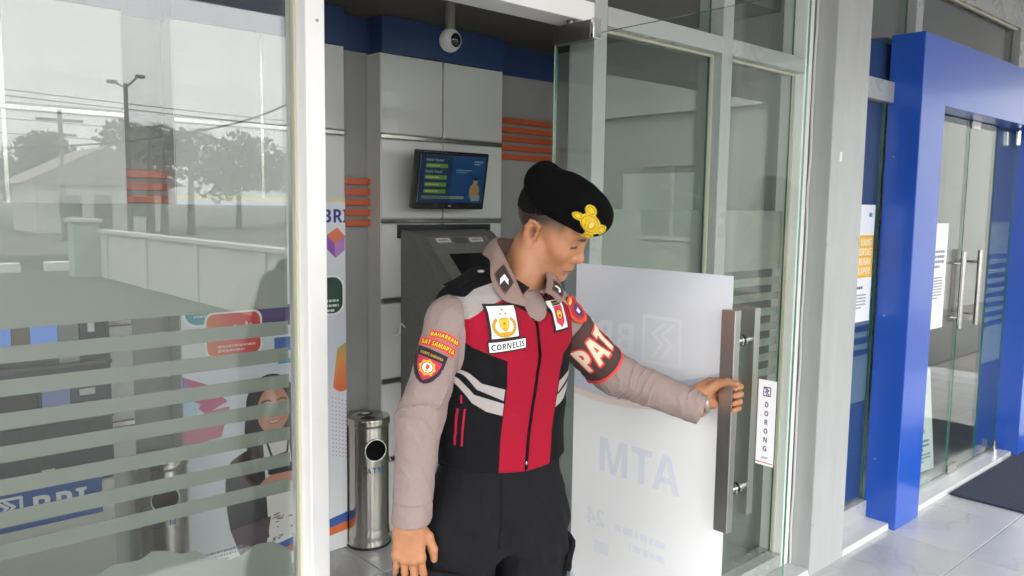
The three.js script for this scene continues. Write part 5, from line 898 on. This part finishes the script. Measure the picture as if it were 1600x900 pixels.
// --- bracelet on the left wrist
{
  const g = new THREE.TorusGeometry(0.0305, 0.0042, 8, 40).scale(1, 0.92, 2.0); const m = mesh('bracelet', g, std([0.4, 0.33, 0.28], 0.35, { metalness: 0.7 }), person); m.position.set(J.wrL[0] + 0.0045, J.wrL[1] + 0.013, J.wrL[2] + 0.0035); m.quaternion.setFromUnitVectors(new THREE.Vector3(0, 0, 1), new THREE.Vector3(0.43, 0.14, 0.2).normalize());
}
// --- trousers and shoes
function trouF(x, y, z) {
  let d = smax(Math.max(torso(x, y, z, -0.009 * sstep(0.97, 1.04, y)), y - 1.07), 0.80 - y, 0.1);
  const f = (A, B, ra, rb) => cap(x, y, z, A, B, ra, rb);
  let R = smin(f([-0.122, 0.90, -0.038], J.knR, 0.087, 0.073), f(J.knR, J.anR, 0.078, 0.07), 0.03);
  let Lg = smin(f([0.046, 0.88, 0.016], J.knL, 0.086, 0.072), f(J.knL, J.anL, 0.078, 0.07), 0.03);
  let legs = smin(R, Lg, 0.04); d = smin(d, legs, 0.075);
  d += 0.0036 * noise3(x * 14, y * 9, z * 14) + 0.002 * Math.sin((x + 0.6 * y) * 70 + 5 * noise3(x * 7, y * 7, z * 7)) * sstep(0.98, 0.86, y) + 0.0022 * noise3(x * 30 + 3, y * 16 + x * 20, z * 30) + 0.0014 * Math.sin(y * 90 + 30 * x + 6 * noise3(x * 8, y * 8, z * 8)) * sstep(0.70, 0.86, y) * sstep(1.0, 0.9, y);
  d += crease(x + 0.3 * y, y * 0.6, z, 12, 0.0035);
  return Math.max(d, 0.06 - y);
}
const tr = mesh('trousers', nets(trouF, V3(-0.26, 0.04, -0.2), V3(0.24, 1.1, 0.18), 0.0075), trouM, person);
mesh('fly_seam', patch(trouF, (u, v) => { const y = mix(1.035, 0.86, v), p = unlocal(-0.055 + (u - 0.5) * 0.006, y, 0.3), q = unlocal(-0.055, y, 0), l = Math.hypot(q[0] - p[0], q[2] - p[2]); return [p, [(q[0] - p[0]) / l, 0, (q[2] - p[2]) / l]]; }, 2, 24, 0, 0.0016), blackM, tr);
for (const [cx, cz, nx, nz] of [[0.135, 0.015, 0.94, 0.34], [-0.19, -0.03, -0.92, 0.38]]) {
  mesh('cargo_pocket', patch(trouF, (u, v) => [[cx + nx * 0.15 - nz * (u - 0.5) * 0.14, mix(0.80, 0.62, v), cz + nz * 0.15 + nx * (u - 0.5) * 0.14], [-nx, 0, -nz]], 10, 12, 0.0, 0.008), trouM, tr);
  mesh('pocket_flap', patch(trouF, (u, v) => [[cx + nx * 0.15 - nz * (u - 0.5) * 0.15, mix(0.825, 0.755, v), cz + nz * 0.15 + nx * (u - 0.5) * 0.15], [-nx, 0, -nz]], 10, 6, 0.007, 0.012), trouM, tr);
}
for (const [A, yaw] of [[J.anR, -0.1], [J.anL, 0.15]]) { const f = (x, y, z) => Math.max(smin(cap(x, y, z, [0, 0.12, -0.01], [0, 0.05, 0.0], 0.046, 0.044), cap(x, y, z, [0, 0.04, 0.02], [0, 0.032, 0.14], 0.044, 0.036), 0.03), 0.004 - y); const m = mesh('boot', nets(f, V3(-0.07, -0.01, -0.08), V3(0.07, 0.18, 0.2), 0.007), M.blackGloss, person); m.position.set(A[0], 0, A[2]); m.rotation.y = yaw; }
// --- beret with its badge, hair at the nape and temples
function beretF(x, y, z) {
  let d = ell(x, y, z, [-0.004, 0.095, 0.016], [0.098, 0.058, 0.108]);
  d = smin(d, ell(x, y, z, [-0.018, 0.085, 0.076], [0.074, 0.043, 0.06]), 0.03);
  d = smin(d, ell(x, y, z, [0.0, 0.104, -0.078], [0.065, 0.042, 0.033]), 0.03);
  d = smin(d, ell(x, y, z, [0, 0.058, 0.004], [0.083, 0.03, 0.108]), 0.015);
  d += 0.0026 * noise3(x * 17, y * 17, z * 17) + 0.0012 * noise3(x * 46, y * 46, z * 46);
  return smax(d, 0.05 + 0.012 * sstep(0.0, -0.09, z) - y, 0.006);
}
{
  const b = mesh('beret', nets(beretF, V3(-0.13, 0.03, -0.13), V3(0.13, 0.19, 0.17), 0.0045), phys([0.003, 0.003, 0.0035], 1.0, { specularIntensity: 0.12, bumpMap: TX.fine, bumpScale: 0.0008 }), person, 'black felt beret'); b.applyMatrix4(HEAD);
  // gold badge: relief shaped plate with lobes and a shield, laid on the felt
  const c = [-0.062, 0.087, 0.094], n = (() => { const l = Math.hypot(0.78, 0.12, 0.6); return [-0.78 / l, 0.12 / l, 0.6 / l]; })(), rx = [0.6 / Math.hypot(0.78, 0.6), 0, 0.78 / Math.hypot(0.78, 0.6)], uy = [0, 1, 0], th = -0.06;
  const st = (w, h, du = 0, dv = 0) => (u, v) => { const a = (u - 0.5) * w + du, e = (0.5 - v) * h + dv, A = a * Math.cos(th) - e * Math.sin(th), E = a * Math.sin(th) + e * Math.cos(th); return [[0, 1, 2].map((k) => c[k] + rx[k] * A + uy[k] * E + n[k] * 0.08), n.map((q) => -q)]; };
  const blob = (u, v) => { const x = (u - 0.5) * 2, y = (0.5 - v) * 2, e = (cx, cy, a, q, r = 0) => { const p = (x - cx) * Math.cos(r) + (y - cy) * Math.sin(r), o = -(x - cx) * Math.sin(r) + (y - cy) * Math.cos(r); return Math.hypot(p / a, o / q) < 1; }; return e(0.05, 0.02, 0.66, 0.46, -0.5) || e(-0.2, 0.7, 0.32, 0.27, -0.2) || e(-0.72, 0.17, 0.27, 0.21) || e(0.74, -0.06, 0.25, 0.3) || e(0.3, -0.72, 0.27, 0.24) || e(-0.12, 0.42, 0.24, 0.3) || e(-0.45, 0.15, 0.25, 0.2) || e(0.2, -0.5, 0.2, 0.25); };
  const goldT = canvasTex(256, 212, (g, w, h) => { g.fillStyle = '#ffd91c'; g.fillRect(0, 0, w, h); const r = mulberry(77); g.lineCap = 'round'; for (let k = 0; k < 260; k++) { const a = r() * 6.28, x = r() * w, y = r() * h; g.strokeStyle = ['rgba(190,130,6,0.4)', 'rgba(255,240,140,0.6)', 'rgba(214,160,10,0.6)'][k % 3]; g.lineWidth = 1.5 + r(); g.beginPath(); g.moveTo(x, y); g.lineTo(x + 12 * Math.cos(a), y + 12 * Math.sin(a)); g.stroke(); } g.strokeStyle = 'rgba(160,104,4,0.75)'; g.lineWidth = 4; for (const [x, y, a, b] of [[128, 106, 62, 44], [102, 32, 26, 18], [36, 88, 22, 15], [222, 112, 20, 22], [166, 182, 22, 16]]) { g.beginPath(); g.ellipse(x, y, a, b, 0.3, 0, 7); g.stroke(); } });  // gold thread tones, with highlight strokes and relief outlines drawn into the colour
  const gold = std([1, 1, 0.9], 0.45, { map: goldT, bumpMap: TX.fine, bumpScale: 0.002 });
  const bm = mesh('beret_badge', patch(beretF, st(0.094, 0.078), 64, 54, 0.0008, 0.0042, blob), gold, person, 'gold embroidered badge on the beret'); bm.applyMatrix4(HEAD);
  const ringIn = (u, v) => { const r = Math.hypot(u - 0.5, v - 0.5) * 2; return r < 1 && r > 0.66; };
  const r1 = mesh('badge_ring', patch(beretF, st(0.026, 0.026, 0.002, -0.001), 16, 16, 0.0052, 0.0016, ringIn), std([0.62, 0.38, 0.02], 0.5), bm);
  const r2 = mesh('badge_shield', patch(beretF, st(0.012, 0.014, 0.002, -0.001), 8, 8, 0.0052, 0.0018, (u, v) => v < 0.5 || Math.abs(u - 0.5) < 0.5 * (1 - (v - 0.5) * 1.6)), std([0.7, 0.52, 0.12], 0.4), bm);
  // short hair shell, shown between beret and skin
  const hairF = (x, y, z) => { let d = ell(x, y, z, [0, 0.046, -0.006], [0.0765, 0.089, 0.1012]) + 0.0012 * noise3(x * 150, y * 150, z * 150); const L = mix(0.052, 0.016, sstep(0.03, -0.085, z)); d = smax(d, L - y + 0.004 * noise3(x * 200, y * 60, z * 200), 0.006); d = Math.max(d, z - 0.056, y - 0.09); return d; };
  const hm = mesh('hair', nets(hairF, V3(-0.09, -0.01, -0.12), V3(0.09, 0.1, 0.07), 0.004), phys([0.005, 0.004, 0.004], 0.9, { specularIntensity: 0.25, bumpMap: TX.fine, bumpScale: 0.001 }), person); hm.applyMatrix4(HEAD);
}
// ------------------------------------------------------------------ draw
const renderer = new THREE.WebGLRenderer({ antialias: true });
renderer.toneMapping = THREE.LinearToneMapping; renderer.toneMappingExposure = EXPOSURE;
renderer.shadowMap.enabled = true; renderer.setSize(1024, 576);
renderer.render(scene, camera);
